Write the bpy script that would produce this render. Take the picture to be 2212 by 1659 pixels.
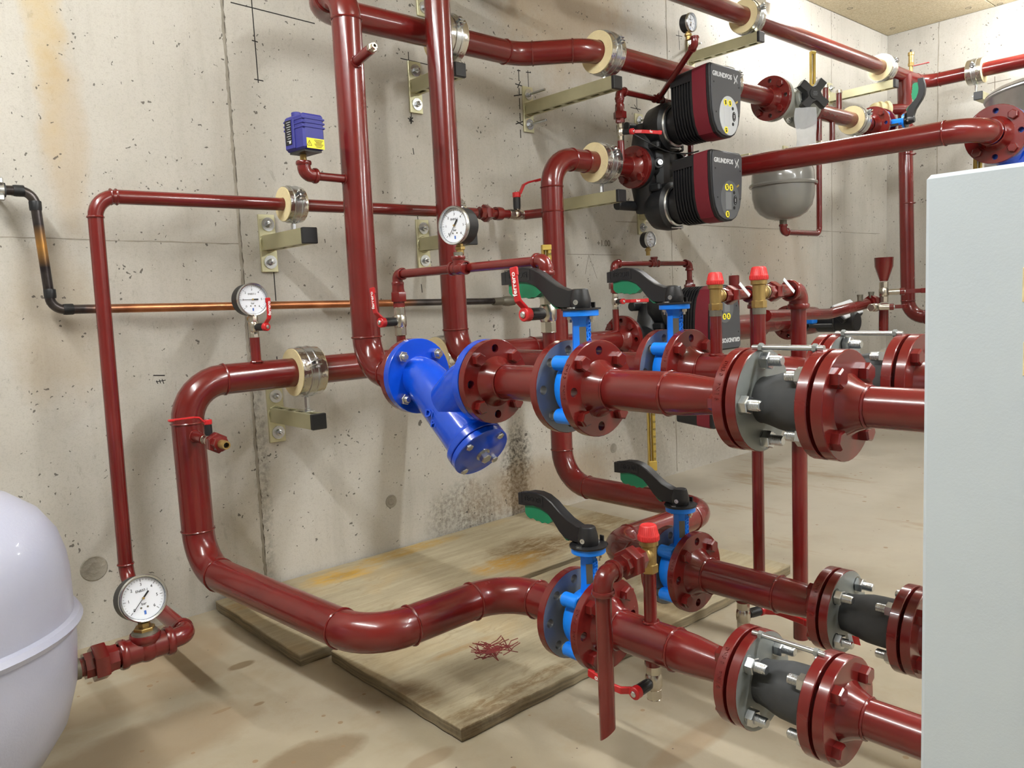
import bpy, math, random
from math import pi, sin, cos, tan, atan2, radians, sqrt
from mathutils import Vector as V, Matrix, Quaternion
for o in list(bpy.data.objects): bpy.data.objects.remove(o)
S = bpy.context.scene
COL = S.collection
rnd = random.Random(7)

# ---------------------------------------------------------------- camera
CAM = V((0.0, -2.2, 0.833)); FPX = 1706.35
RR = V((0.742435, -0.668409, -0.044941)); UU = V((0.103095, 0.047712, 0.993527)); FF = V((0.661937, 0.742262, -0.104333))
cd = bpy.data.cameras.new('camera'); cam = bpy.data.objects.new('camera', cd); COL.objects.link(cam)
cd.sensor_fit = 'HORIZONTAL'; cd.sensor_width = 36; cd.lens = FPX / 2212 * 36; cd.clip_start = .02
cam.matrix_world = Matrix(((RR.x, UU.x, -FF.x, CAM.x), (RR.y, UU.y, -FF.y, CAM.y), (RR.z, UU.z, -FF.z, CAM.z), (0, 0, 0, 1)))
S.camera = cam
# ---------------------------------------------------------------- view, world, exposure
S.view_settings.view_transform = 'Standard'; S.view_settings.look = 'None'
S.view_settings.gamma = 1.0; S.view_settings.use_curve_mapping = False
S.view_settings.exposure = 1.15
LAMP = 66.0                      # emission of the tube diffusers
w = bpy.data.worlds.new('world'); S.world = w; w.use_nodes = True
w.node_tree.nodes['Background'].inputs[0].default_value = (.8, .82, .85, 1)
w.node_tree.nodes['Background'].inputs[1].default_value = .05

def at(px, py, x=None, y=None, z=None):
    "survey helper: the point of the sight line through a pixel that lies on a known plane of the room"
    r = RR * ((px - 1106) / FPX) + UU * (-(py - 829.5) / FPX) + FF
    k = (x - CAM.x) / r.x if x is not None else (y - CAM.y) / r.y if y is not None else (z - CAM.z) / r.z
    return CAM + r * k

# ---------------------------------------------------------------- materials
def lin(c): return tuple(((v / 255) / 12.92 if v / 255 <= .04045 else ((v / 255 + .055) / 1.055) ** 2.4) for v in c)
class NT:
    def __init__(s, name):
        s.m = bpy.data.materials.new(name); s.m.use_nodes = True
        s.t = s.m.node_tree; s.b = s.t.nodes['Principled BSDF']; s.out = s.t.nodes['Material Output']
    def n(s, typ, **k):
        nd = s.t.nodes.new(typ)
        for a, v in k.items():
            if a.startswith('_'): setattr(nd, a[1:], v)
        return nd
    def L(s, a, b): s.t.links.new(a, b)
    def val(s, sock, v):
        if isinstance(v, bpy.types.NodeSocket): s.L(v, sock)
        elif isinstance(v, (tuple, list)) and len(v) == 3 and sock.type == 'RGBA': sock.default_value = (*v, 1)
        else: sock.default_value = v
    def math(s, op, a, b=0.0, clamp=False):
        nd = s.t.nodes.new('ShaderNodeMath'); nd.operation = op; nd.use_clamp = clamp
        s.val(nd.inputs[0], a); s.val(nd.inputs[1], b); return nd.outputs[0]
    def mix(s, f, a, b, mode='MIX'):
        nd = s.t.nodes.new('ShaderNodeMix'); nd.data_type = 'RGBA'; nd.blend_type = mode
        s.val(nd.inputs[0], f); s.val(nd.inputs[6], a); s.val(nd.inputs[7], b); return nd.outputs[2]
    def co(s, kind='Object', scale=(1, 1, 1), loc=(0, 0, 0)):
        tc = s.t.nodes.new('ShaderNodeTexCoord'); mp = s.t.nodes.new('ShaderNodeMapping')
        mp.inputs['Scale'].default_value = scale; mp.inputs['Location'].default_value = loc
        s.L(tc.outputs[kind], mp.inputs[0]); return mp.outputs[0]
    def noise(s, co, scale=5, detail=4, rough=.55, dist=0):
        nd = s.t.nodes.new('ShaderNodeTexNoise'); s.L(co, nd.inputs['Vector'])
        nd.inputs['Scale'].default_value = scale; nd.inputs['Detail'].default_value = detail
        nd.inputs['Roughness'].default_value = rough; nd.inputs['Distortion'].default_value = dist
        return nd.outputs['Fac']
    def voro(s, co, scale, feat='F1', rand=1.0):
        nd = s.t.nodes.new('ShaderNodeTexVoronoi'); nd.feature = feat; s.L(co, nd.inputs['Vector'])
        nd.inputs['Scale'].default_value = scale; nd.inputs['Randomness'].default_value = rand; return nd
    def ramp(s, f, a, b, ca=0., cb=1.):
        nd = s.t.nodes.new('ShaderNodeMapRange'); nd.clamp = True; s.L(f, nd.inputs[0])
        nd.inputs[1].default_value = a; nd.inputs[2].default_value = b; nd.inputs[3].default_value = ca; nd.inputs[4].default_value = cb
        return nd.outputs[0]
    def bump(s, h, strength=.3, dist=.01):
        nd = s.t.nodes.new('ShaderNodeBump'); nd.inputs['Strength'].default_value = strength; nd.inputs['Distance'].default_value = dist
        s.L(h, nd.inputs['Height']); s.L(nd.outputs[0], s.b.inputs['Normal']); return nd
    def col(s, c): s.val(s.b.inputs['Base Color'], c)
def simple(name, rgb, rough=.5, metal=0., coat=0., var=.12, bscale=0, bstr=.1, srgb=True):
    t = NT(name); c = lin(rgb) if srgb else rgb
    co = t.co()
    f = t.noise(co, 9, 5)
    d = tuple(v * (1 - var) for v in c); l = tuple(min(1, v * (1 + var)) for v in c)
    t.col(t.mix(t.ramp(f, .3, .7), d, l))
    t.b.inputs['Roughness'].default_value = rough; t.b.inputs['Metallic'].default_value = metal
    t.b.inputs['Coat Weight'].default_value = coat; t.b.inputs['Coat Roughness'].default_value = .08
    if bscale: t.bump(t.noise(co, bscale, 3), bstr, .004)
    return t.m
M = {}
def red_paint():
    t = NT('red_enamel'); co = t.co('Object')
    f = t.noise(co, 6, 4); g = t.noise(co, 40, 2)
    c = t.mix(t.ramp(f, .3, .72), lin((96, 22, 20)), lin((112, 28, 25)))
    t.col(c); t.b.inputs['Roughness'].default_value = .3
    t.L(t.ramp(f, .3, .8, .2, .3), t.b.inputs['Roughness'])
    t.b.inputs['Coat Weight'].default_value = .35; t.b.inputs['Coat Roughness'].default_value = .07
    t.bump(t.noise(co, 38, 2), .06, .004)
    return t.m
M['red'] = red_paint()
M['blue'] = simple('strainer_blue_enamel', (4, 72, 200), .25, coat=.5, bscale=45, bstr=.12)
M['azure'] = simple('valve_azure_paint', (8, 124, 234), .38, coat=.2, bscale=60, bstr=.1)
M['black'] = simple('black_plastic', (27, 27, 29), .42)
M['satin'] = simple('black_cast_iron', (24, 25, 27), .45, bscale=60, bstr=.25)
M['dark'] = simple('charcoal_plastic', (70, 71, 75), .5, var=.05)
M['band'] = simple('burgundy_plastic', (112, 26, 40), .5, var=.05)
M['steel'] = simple('grey_steel_face', (136, 140, 137), .45, .35, bscale=30)
M['bluesteel'] = simple('bare_flange_face', (120, 126, 134), .42, .35)
M['zinc'] = simple('bright_zinc', (205, 208, 210), .27, 1., var=.06)
M['nickel'] = simple('nickel_plate', (196, 190, 178), .26, 1., var=.08)
M['ygzinc'] = simple('yellow_zinc_steel', (196, 192, 158), .4, .75, bscale=35)
M['brass'] = simple('cast_brass', (172, 146, 92), .4, .85, bscale=80, bstr=.2)
M['yellow'] = simple('gilt_aluminium', (192, 166, 84), .4, .6)
M['cream'] = simple('cream_foam', (226, 210, 164), .85, bscale=120, bstr=.4)
M['foil'] = simple('crinkled_foil', (215, 212, 206), .2, 1., bscale=26, bstr=.9)
M['white'] = simple('white_dial', (226, 229, 236), .4, var=.02)
M['ink'] = simple('black_ink', (22, 22, 24), .7, var=.02)
M['blueink'] = simple('blue_ink', (70, 110, 190), .7)
M['whiteink'] = simple('white_print', (236, 236, 236), .6, var=.02)
M['silverink'] = simple('silver_print', (205, 207, 210), .4, var=.02)
M['handle'] = simple('red_lever_coating', (186, 26, 32), .35, coat=.3)
M['cap'] = simple('red_cap_plastic', (206, 50, 50), .42, var=.05)
M['green'] = simple('green_plastic', (24, 122, 84), .4)
M['rubber'] = simple('dusty_rubber', (58, 59, 60), .75, var=.35, bscale=30, bstr=.3)
M['lilac'] = simple('pale_lilac_enamel', (164, 166, 182), .35, coat=.3, var=.03, bscale=220, bstr=.12)
M['tankgrey'] = simple('grey_enamel', (124, 123, 118), .24, coat=.6, var=.05)
M['panel'] = simple('pale_blue_grey_powder_coat', (198, 209, 217), .5, var=.015, bscale=400, bstr=.05)
M['switch'] = simple('violet_blue_plastic', (47, 49, 132), .5, var=.06)
M['label'] = simple('yellow_sticker', (240, 224, 52), .5, var=.02)
M['valvegrey'] = simple('valve_grey_paint', (152, 154, 146), .4)
M['alu'] = simple('aluminium_cladding', (196, 196, 200), .3, 1., bscale=8, bstr=.25)
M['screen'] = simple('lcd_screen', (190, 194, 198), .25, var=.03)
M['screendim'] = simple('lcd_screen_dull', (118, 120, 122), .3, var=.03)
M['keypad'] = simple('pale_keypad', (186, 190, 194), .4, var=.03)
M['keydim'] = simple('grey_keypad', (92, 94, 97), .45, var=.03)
M['lampwhite'] = simple('white_lamp_housing', (225, 225, 222), .5)
M['tin'] = simple('dull_fitting_grey', (120, 116, 104), .5, .6)
M['pen'] = simple('black_marker_line', (30, 27, 26), .8, var=.1)
M['pencil'] = simple('pencil_line', (110, 103, 93), .9)
M['grout'] = simple('joint_mortar', (146, 140, 128), .95, var=.22, bscale=90, bstr=.8)
M['seam'] = simple('dark_seam', (92, 86, 76), .95, var=.3)
M['dirtred'] = simple('spilled_red_paint', (112, 28, 26), .5)
def diffuser():
    t = NT('lamp_diffuser'); t.b.inputs['Base Color'].default_value = (.9, .9, .9, 1)
    t.b.inputs['Emission Color'].default_value = (.965, .99, 1.0, 1); t.b.inputs['Emission Strength'].default_value = LAMP
    return t.m
M['glow'] = diffuser()
def copper():
    t = NT('heat_stained_copper'); co = t.co('Object')
    tc = t.n('ShaderNodeTexCoord'); sp = t.n('ShaderNodeSeparateXYZ'); t.L(tc.outputs['Object'], sp.inputs[0])
    # the soldered bends are burnt black, fading through tan to clean copper (distances along the pipe, from its corner)
    nz = t.noise(co, 14, 4)
    a = t.math('ADD', sp.outputs['X'], t.math('MULTIPLY', nz, .10))
    burn1 = t.ramp(a, .12, .24, 1, 0); burn2 = t.ramp(a, 1.02, 1.12, 0, 1)
    up = t.ramp(t.math('ABSOLUTE', t.math('SUBTRACT', sp.outputs['Z'], .15)), .0, .05, 1, 0)
    clean = t.mix(t.ramp(nz, .3, .7), lin((150, 92, 58)), lin((196, 132, 92)))
    brown = t.mix(t.ramp(nz, .35, .65), lin((52, 48, 50)), lin((92, 86, 84)))
    f = t.math('MAXIMUM', burn1, burn2)
    c = t.mix(f, clean, brown)
    c = t.mix(t.math('MULTIPLY', up, t.math('LESS_THAN', sp.outputs['X'], .05)), c, lin((190, 140, 76)))
    t.col(c); t.b.inputs['Metallic'].default_value = .85; t.b.inputs['Roughness'].default_value = .34
    return t.m
M['copper'] = copper()
def bag():
    t = NT('clear_film'); co = t.co()
    t.col((.62, .64, .67)); t.b.inputs['Roughness'].default_value = .1; t.b.inputs['Alpha'].default_value = .38
    t.bump(t.noise(co, 22, 4), .8, .02); return t.m
M['bag'] = bag()
def glass():
    t = NT('gauge_glass'); t.col((1, 1, 1)); t.b.inputs['Roughness'].default_value = .02
    t.b.inputs['Transmission Weight'].default_value = 1.; t.b.inputs['IOR'].default_value = 1.05; return t.m
M['glass'] = glass()

def ellipse(t, x, y, cx, cy, rx, ry, wob, soft=.25):
    dx = t.math('DIVIDE', t.math('SUBTRACT', x, cx), rx); dy = t.math('DIVIDE', t.math('SUBTRACT', y, cy), ry)
    d = t.math('ADD', t.math('MULTIPLY', dx, dx), t.math('MULTIPLY', dy, dy))
    d = t.math('ADD', d, wob)
    return t.ramp(d, 1 - soft, 1 + soft, 1, 0)
def concrete(name, light, darkc, stains=()):
    t = NT(name); co = t.co('Object'); tc = t.n('ShaderNodeTexCoord'); sp = t.n('ShaderNodeSeparateXYZ'); t.L(tc.outputs['Object'], sp.inputs[0])
    big = t.noise(co, 1.6, 5, .6); mid = t.noise(co, 9, 6, .65); fine = t.noise(co, 90, 4, .7)
    vert = t.noise(t.co('Object', (7, 7, .8)), 2.2, 4, .6)
    c = t.mix(t.ramp(big, .3, .7), lin(darkc), lin(light))
    c = t.mix(t.math('MULTIPLY', t.ramp(mid, .45, .75), .35), c, lin((192, 187, 176)))
    c = t.mix(t.math('MULTIPLY', t.ramp(vert, .52, .75), .3), c, lin((146, 139, 126)))
    c = t.mix(t.math('MULTIPLY', t.ramp(fine, .5, .75), .25), c, lin((136, 126, 112)))
    mic = t.noise(co, 260, 3, .8); scr = t.noise(t.co('Object', (1, 1, .45)), 46, 6, .8, .8)
    c = t.mix(t.math('MULTIPLY', t.ramp(mic, .52, .7), .3), c, lin((120, 112, 100)))
    c = t.mix(t.math('MULTIPLY', t.ramp(scr, .6, .68), .35), c, lin((112, 104, 92)))
    wob = t.math('MULTIPLY', t.math('SUBTRACT', mid, .5), 3.0)
    for (cx, cz, rx, rz, rgb, k, streaky) in stains:
        f = ellipse(t, sp.outputs['X'], sp.outputs['Z'], cx, cz, rx, rz, wob, .6)
        if streaky: f = t.math('MULTIPLY', f, t.ramp(t.noise(t.co('Object', (1, 1, 1)), 60, 5, .75), .42, .6))
        c = t.mix(t.math('MULTIPLY', f, k), c, lin(rgb))
    # blow holes left by air bubbles against the formwork
    wn = t.n('ShaderNodeTexNoise'); t.L(co, wn.inputs['Vector']); wn.inputs['Scale'].default_value = 34; wn.inputs['Detail'].default_value = 3
    vm = t.n('ShaderNodeVectorMath', _operation='SCALE'); t.L(wn.outputs['Color'], vm.inputs[0]); vm.inputs['Scale'].default_value = .045
    va = t.n('ShaderNodeVectorMath', _operation='ADD'); t.L(co, va.inputs[0]); t.L(vm.outputs[0], va.inputs[1])
    v1 = t.voro(va.outputs[0], 20); v2 = t.voro(va.outputs[0], 58)
    keep1 = t.math('GREATER_THAN', t.noise(co, 29, 2), .56); keep2 = t.math('GREATER_THAN', t.noise(co, 13, 3), .54)
    wv = t.math('MULTIPLY', t.math('SUBTRACT', t.noise(co, 160, 2), .5), .12)
    h1 = t.math('MULTIPLY', t.math('LESS_THAN', t.math('ADD', v1.outputs['Distance'], wv), t.math('MULTIPLY', t.math('POWER', t.noise(co, 17, 1), 2.0), .36)), keep1)
    h2 = t.math('MULTIPLY', t.math('LESS_THAN', t.math('ADD', v2.outputs['Distance'], wv), t.math('MULTIPLY', t.math('POWER', t.noise(co, 31, 2), 2.0), .6)), keep2)
    h = t.math('MAXIMUM', h1, h2)
    c = t.mix(t.math('MULTIPLY', h, .8), c, lin((66, 60, 54)))
    t.col(c); t.b.inputs['Roughness'].default_value = .82
    hh = t.math('SUBTRACT', t.math('ADD', t.math('MULTIPLY', fine, .25), t.math('MULTIPLY', mid, .5)), t.math('MULTIPLY', h, 1.5))
    t.bump(hh, .35, .004)
    return t.m
SA = at(100, 120, y=0)
M['wall'] = concrete('formwork_concrete', (194, 190, 181), (172, 168, 158),
    stains=((SA.x, 1.75, .045, .42, (190, 164, 108), .55, False), (SA.x + .02, 1.3, .05, .22, (172, 148, 112), .4, False),
            (1.97, .17, .075, .2, (66, 62, 57), .95, True), (1.80, .06, .12, .07, (96, 90, 82), .4, True), (1.72, .1, .16, .1, (96, 90, 80), .6, True), (2.15, .12, .4, .1, (150, 122, 84), .45, False),
            (.965, .42, .022, .42, (96, 92, 84), .5, True), (2.3, 2.05, .35, .35, (166, 138, 98), .5, False), (2.9, .22, .7, .25, (158, 150, 140), .5, True),
            (.47, .82, .10, .18, (164, 146, 118), .4, False), (3.9, .75, .35, .5, (188, 170, 148), .4, False)))
M['wallfar'] = concrete('formwork_concrete_pale', (184, 180, 171), (160, 155, 145))
def floor_mat():
    t = NT('dusty_concrete_floor'); co = t.co('Object'); tc = t.n('ShaderNodeTexCoord'); sp = t.n('ShaderNodeSeparateXYZ'); t.L(tc.outputs['Object'], sp.inputs[0])
    big = t.noise(co, 1.8, 5, .6, .4); mid = t.noise(co, 8, 5, .65); fine = t.noise(co, 120, 3, .7)
    c = t.mix(t.ramp(big, .32, .68), lin((146, 135, 114)), lin((168, 157, 136)))
    c = t.mix(t.math('MULTIPLY', t.ramp(mid, .5, .72), .4), c, lin((136, 116, 86)))
    far = t.ramp(sp.outputs['X'], 1.6, 2.6); c = t.mix(t.math('MULTIPLY', far, .55), c, lin((174, 168, 156)))
    mud = t.math('MULTIPLY', t.ramp(t.noise(t.co('Object', (3.2, .8, 1), (3, 0, 0)), 1.6, 6, .7), .56, .68), t.ramp(sp.outputs['X'], 1.7, 2.1))
    c = t.mix(t.math('MULTIPLY', mud, .6), c, lin((138, 112, 76)))
    wob = t.math('MULTIPLY', t.math('SUBTRACT', mid, .5), 2.2)
    X, Y = sp.outputs['X'], sp.outputs['Y']
    for (px, py, rx, ry, rgb, k) in ((522, 1437, .032, .018, (112, 94, 68), .9), (560, 1520, .012, .007, (120, 98, 70), .8), (480, 1535, .02, .006, (124, 100, 70), .7),
            (670, 1640, .10, .055, (112, 92, 66), .7), (330, 1610, .2, .1, (126, 104, 76), .55), (380, 1400, .13, .16, (140, 114, 82), .5), (300, 1500, .2, .08, (128, 106, 78), .45),
            (930, 1640, .05, .02, (126, 104, 76), .5), (1500, 1600, .12, .03, (136, 110, 80), .5), (1240, 1440, .14, .05, (126, 104, 76), .5)):
        p = at(px, py, z=0)
        f = ellipse(t, X, Y, p.x, p.y, rx, ry, wob, .35); c = t.mix(t.math('MULTIPLY', f, k), c, lin(rgb))
    v = t.voro(t.co('Object', (1, 1, 1)), 17); kp = t.math('GREATER_THAN', t.noise(co, 3.1, 2), .53)
    sz = t.math('MULTIPLY', t.noise(co, 23, 1), .22)
    dr = t.math('MULTIPLY', t.math('LESS_THAN', t.math('ADD', v.outputs['Distance'], .0), t.math('SUBTRACT', sz, .02)), kp)
    c = t.mix(t.math('MULTIPLY', dr, .7), c, lin((132, 104, 72)))
    v2 = t.voro(co, 45); gr = t.math('MULTIPLY', t.ramp(v2.outputs['Distance'], .06, .1, 1, 0), t.math('GREATER_THAN', t.noise(co, 11, 2), .62))
    c = t.mix(gr, c, lin((80, 66, 54)))
    t.col(c); t.b.inputs['Roughness'].default_value = .7
    t.bump(t.math('ADD', t.math('MULTIPLY', mid, .6), t.math('MULTIPLY', fine, .3)), .25, .004); return t.m
M['floor'] = floor_mat()
def board_mat():
    t = NT('stained_formwork_plywood'); co = t.co('Object'); tc = t.n('ShaderNodeTexCoord'); sp = t.n('ShaderNodeSeparateXYZ'); t.L(tc.outputs['Object'], sp.inputs[0])
    grain = t.noise(t.co('Object', (1.6, 16, 16)), 3, 6, .7, .3); big = t.noise(co, 3.2, 5, .6, .5); mid = t.noise(t.co('Object', (1, 2.2, 1)), 7, 5, .7, .6)
    c = t.mix(t.ramp(grain, .3, .7), lin((150, 139, 114)), lin((180, 168, 140)))
    c = t.mix(t.math('MULTIPLY', t.ramp(big, .52, .7), .35), c, lin((176, 142, 80)))
    c = t.mix(t.math('MULTIPLY', t.ramp(mid, .6, .72), .55), c, lin((122, 102, 70)))
    ge = t.n('ShaderNodeNewGeometry'); s2 = t.n('ShaderNodeSeparateXYZ'); t.L(ge.outputs['Position'], s2.inputs[0])
    wob = t.math('MULTIPLY', t.math('SUBTRACT', t.noise(co, 9, 6, .75), .5), 3.4)
    stn = t.ramp(t.noise(t.co('Object', (1.2, 4, 1)), 13, 6, .8, .6), .36, .56)
    dk = t.ramp(t.noise(t.co('Object', (2, 9, 1)), 22, 5, .8), .56, .7); c = t.mix(t.math('MULTIPLY', dk, .45), c, lin((116, 100, 74)))
    for (px, py, rx, ry, rgb, k) in ((742, 1243, .055, .022, (92, 66, 34), .95), (745, 1240, .12, .05, (190, 148, 50), .8), (880, 1190, .2, .035, (176, 138, 50), .75), (1150, 1185, .17, .10, (112, 86, 46), .95),
            (1100, 1215, .12, .06, (172, 130, 44), .9), (1320, 1120, .22, .10, (128, 104, 66), .75), (1130, 1480, .2, .02, (116, 92, 56), .8), (900, 1500, .05, .06, (120, 92, 54), .6), (1000, 1400, .1, .012, (150, 116, 66), .6), (1050, 1560, .2, .04, (104, 80, 48), .8), (520, 1310, .12, .03, (170, 134, 74), .6)):
        p = at(px, py, z=.028); f = ellipse(t, s2.outputs['X'], s2.outputs['Y'], p.x, p.y, rx, ry, wob, .6); c = t.mix(t.math('MULTIPLY', t.math('MULTIPLY', f, stn), k), c, lin(rgb))
    z = sp.outputs['Z']; edge = t.ramp(z, .008, .0135, 1, 0)
    c = t.mix(t.math('MULTIPLY', edge, .75), c, t.mix(t.ramp(t.noise(t.co('Object', (3, 3, 60)), 3, 4), .4, .6), lin((74, 62, 44)), lin((120, 106, 80))))
    t.col(c); t.b.inputs['Roughness'].default_value = .75; t.bump(grain, .3, .003); return t.m
M['board'] = board_mat()
def osb():
    t = NT('pressed_wood_fibre_panel'); co = t.co('Object')
    a = t.noise(t.co('Object', (1, 1, 1)), 120, 5, .75, 1.2); b = t.noise(co, 26, 4, .6, 1.)
    c = t.mix(t.ramp(a, .36, .62), lin((172, 157, 126)), lin((218, 207, 178))); c = t.mix(t.math('MULTIPLY', t.ramp(b, .5, .7), .3), c, lin((178, 154, 108)))
    t.col(c); t.b.inputs['Roughness'].default_value = .85; t.bump(a, .5, .004); return t.m
M['osb'] = osb()

# ---------------------------------------------------------------- mesh builder
def fr(o, z=(0, 0, 1), x=None):
    z = V(z).normalized()
    if x is None: x = V((1, 0, 0)) if abs(z.z) > .9 else V((0, 0, 1))
    x = V(x); x = (x - z * x.dot(z))
    if x.length < 1e-6: x = z.orthogonal()
    x.normalize(); y = z.cross(x); o = V(o)
    return Matrix(((x.x, y.x, z.x, o.x), (x.y, y.y, z.y, o.y), (x.z, y.z, z.z, o.z), (0, 0, 0, 1)))
ID = Matrix.Identity(4)
def T(x, y, z): return Matrix.Translation(V((x, y, z)))
class G:
    def __init__(s): s.v = []; s.f = []; s.mi = []
    def add(s, vs, fs, m=None, mi=0):
        k = len(s.v)
        s.v += [(m @ V(p)) if m is not None else V(p) for p in vs]
        s.f += [tuple(i + k for i in f) for f in fs]; s.mi += [mi] * len(fs); return s
    def box(s, m, sx, sy, sz, c=0, mi=0):
        a, b, d = sx / 2, sy / 2, sz / 2
        if c <= 0:
            vs = [(x, y, z) for x in (-a, a) for y in (-b, b) for z in (-d, d)]
            return s.add(vs, [(0, 1, 3, 2), (4, 6, 7, 5), (0, 4, 5, 1), (2, 3, 7, 6), (0, 2, 6, 4), (1, 5, 7, 3)], m, mi)
        c = min(c, a * .95, b * .95, d * .95); vs = []; idx = {}
        for x in (-1, 1):
            for y in (-1, 1):
                for z in (-1, 1):
                    for k in range(3):
                        idx[x, y, z, k] = len(vs)
                        vs.append((x * (a - (0 if k == 0 else c)), y * (b - (0 if k == 1 else c)), z * (d - (0 if k == 2 else c))))
        fs = []
        for k in range(3):
            u, w_ = [j for j in range(3) if j != k]
            for sg in (-1, 1):
                q = []
                for (p, r) in ((-1, -1), (1, -1), (1, 1), (-1, 1)):
                    t = [0, 0, 0]; t[k] = sg; t[u] = p; t[w_] = r; q.append(idx[(*t, k)])
                if (sg > 0) != (k == 1): pass
                fs.append(q if ((sg > 0) ^ (k == 1)) else q[::-1])
        for k in range(3):       # edges along axis k
            u, w_ = [j for j in range(3) if j != k]
            for p in (-1, 1):
                for r in (-1, 1):
                    def I(e, f_):
                        t = [0, 0, 0]; t[k] = e; t[u] = p; t[w_] = r; return idx[(*t, f_)]
                    q = [I(-1, u), I(1, u), I(1, w_), I(-1, w_)]
                    fs.append(q if (p * r > 0) ^ (k == 1) else q[::-1])
        for x in (-1, 1):
            for y in (-1, 1):
                for z in (-1, 1):
                    q = [idx[x, y, z, 0], idx[x, y, z, 1], idx[x, y, z, 2]]
                    fs.append(q if x * y * z > 0 else q[::-1])
        return s.add(vs, fs, m, mi)
    def lathe(s, prof, n=24, m=None, mi=0, rot=0):
        vs = []; rings = []
        for (r, z) in prof:
            if r <= 1e-7: rings.append([len(vs)]); vs.append((0, 0, z))
            else:
                rings.append(list(range(len(vs), len(vs) + n)))
                vs += [(r * cos(2 * pi * k / n + rot), r * sin(2 * pi * k / n + rot), z) for k in range(n)]
        fs = []
        for A, B in zip(rings, rings[1:]):
            if len(A) == 1 and len(B) == 1: continue
            for k in range(n):
                k2 = (k + 1) % n
                if len(A) == 1: fs.append((A[0], B[k2], B[k]))
                elif len(B) == 1: fs.append((A[k], A[k2], B[0]))
                else: fs.append((A[k], A[k2], B[k2], B[k]))
        return s.add(vs, fs, m, mi)
    def cyl(s, m, r, z0, z1, n=24, mi=0, ch=0, rot=0):
        if ch: return s.lathe([(0, z0), (r - ch, z0), (r, z0 + ch), (r, z1 - ch), (r - ch, z1), (0, z1)], n, m, mi, rot)
        return s.lathe([(0, z0), (r, z0), (r, z1), (0, z1)], n, m, mi, rot)
    def tube(s, pts, r, n=24, caps=True, m=None, mi=0, flat=None):
        P = [V(p) for p in pts]; rs = r if isinstance(r, (list, tuple)) else [r] * len(P)
        ds = []
        for i in range(len(P)):
            a = P[min(i + 1, len(P) - 1)] - P[max(i - 1, 0)]; ds.append(a.normalized())
        u = ds[0].orthogonal().normalized() if flat is None else V(flat[0]).normalized(); vs = []
        sq = 1. if flat is None else flat[1]
        for i, p in enumerate(P):
            u = (u - ds[i] * u.dot(ds[i])).normalized(); w_ = ds[i].cross(u)
            vs += [p + (u * cos(2 * pi * k / n) + w_ * sin(2 * pi * k / n) * sq) * rs[i] for k in range(n)]
        fs = []
        for i in range(len(P) - 1):
            for k in range(n):
                k2 = (k + 1) % n; fs.append((i * n + k, i * n + k2, (i + 1) * n + k2, (i + 1) * n + k))
        if caps:
            fs.append(tuple(range(n))[::-1]); fs.append(tuple(range((len(P) - 1) * n, len(P) * n)))
        return s.add(vs, fs, m, mi)
    def prism(s, poly, z0, z1, m=None, mi=0, ch=0):
        n = len(poly)
        ar = sum(poly[i][0] * poly[(i + 1) % n][1] - poly[(i + 1) % n][0] * poly[i][1] for i in range(n))
        if ar < 0: poly = poly[::-1]
        layers = [(poly, z0), (poly, z1)]
        if ch:
            cx = sum(p[0] for p in poly) / n; cy = sum(p[1] for p in poly) / n
            def ins(p):
                d = sqrt((p[0] - cx) ** 2 + (p[1] - cy) ** 2) or 1; return (p[0] - (p[0] - cx) / d * ch, p[1] - (p[1] - cy) / d * ch)
            pi_ = [ins(p) for p in poly]
            layers = [(pi_, z0), (poly, z0 + ch), (poly, z1 - ch), (pi_, z1)]
        vs = []
        for (pl, z) in layers: vs += [(x, y, z) for x, y in pl]
        fs = [tuple(range(n))[::-1], tuple(range((len(layers) - 1) * n, len(layers) * n))]
        for l in range(len(layers) - 1):
            fs += [(l * n + i, l * n + (i + 1) % n, (l + 1) * n + (i + 1) % n, (l + 1) * n + i) for i in range(n)]
        return s.add(vs, fs, m, mi)
    def loft(s, A, z0, B, z1, m=None, mi=0):
        n = len(A); vs = [(x, y, z0) for x, y in A] + [(x, y, z1) for x, y in B]
        return s.add(vs, [tuple(range(n))[::-1], tuple(range(n, 2 * n))] + [(i, (i + 1) % n, n + (i + 1) % n, n + i) for i in range(n)], m, mi)
    def torus(s, m, R, r, n=32, k=8, mi=0, wob=0):
        vs = []; fs = []
        for i in range(n):
            a = 2 * pi * i / n; rr = r * (1 + wob * (rnd.random() - .5))
            for j in range(k):
                b = 2 * pi * j / k; q = R + rr * cos(b); vs.append((q * cos(a), q * sin(a), rr * sin(b)))
        for i in range(n):
            for j in range(k):
                fs.append((i * k + j, ((i + 1) % n) * k + j, ((i + 1) % n) * k + (j + 1) % k, i * k + (j + 1) % k))
        return s.add(vs, fs, m, mi)
    def ball(s, c, r, n=16, sx=1, sy=1, sz=1, mi=0, m=None):
        prof = [(r * sin(pi * i / 10), -r * cos(pi * i / 10)) for i in range(11)]; prof[0] = (0, -r); prof[-1] = (0, r)
        mm = T(*c) @ Matrix.Diagonal((sx, sy, sz, 1)); return s.lathe(prof, n, (m @ mm) if m is not None else mm, mi)
    def mesh(s, name, ang=35):
        me = bpy.data.meshes.new(name); me.from_pydata([tuple(p) for p in s.v], [], s.f)
        if any(s.mi): me.polygons.foreach_set('material_index', s.mi)
        me.validate(); me.shade_smooth(); me.set_sharp_from_angle(angle=radians(ang)); return me
WM = {}
def kids_inv(parent): return WM[parent.name].inverted() if parent else ID
def link(name, data, parent, m, mats=()):
    o = bpy.data.objects.new(name, data); COL.objects.link(o)
    if parent: o.parent = parent
    o.matrix_basis = kids_inv(parent) @ m; WM[o.name] = m.copy()
    return o
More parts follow.
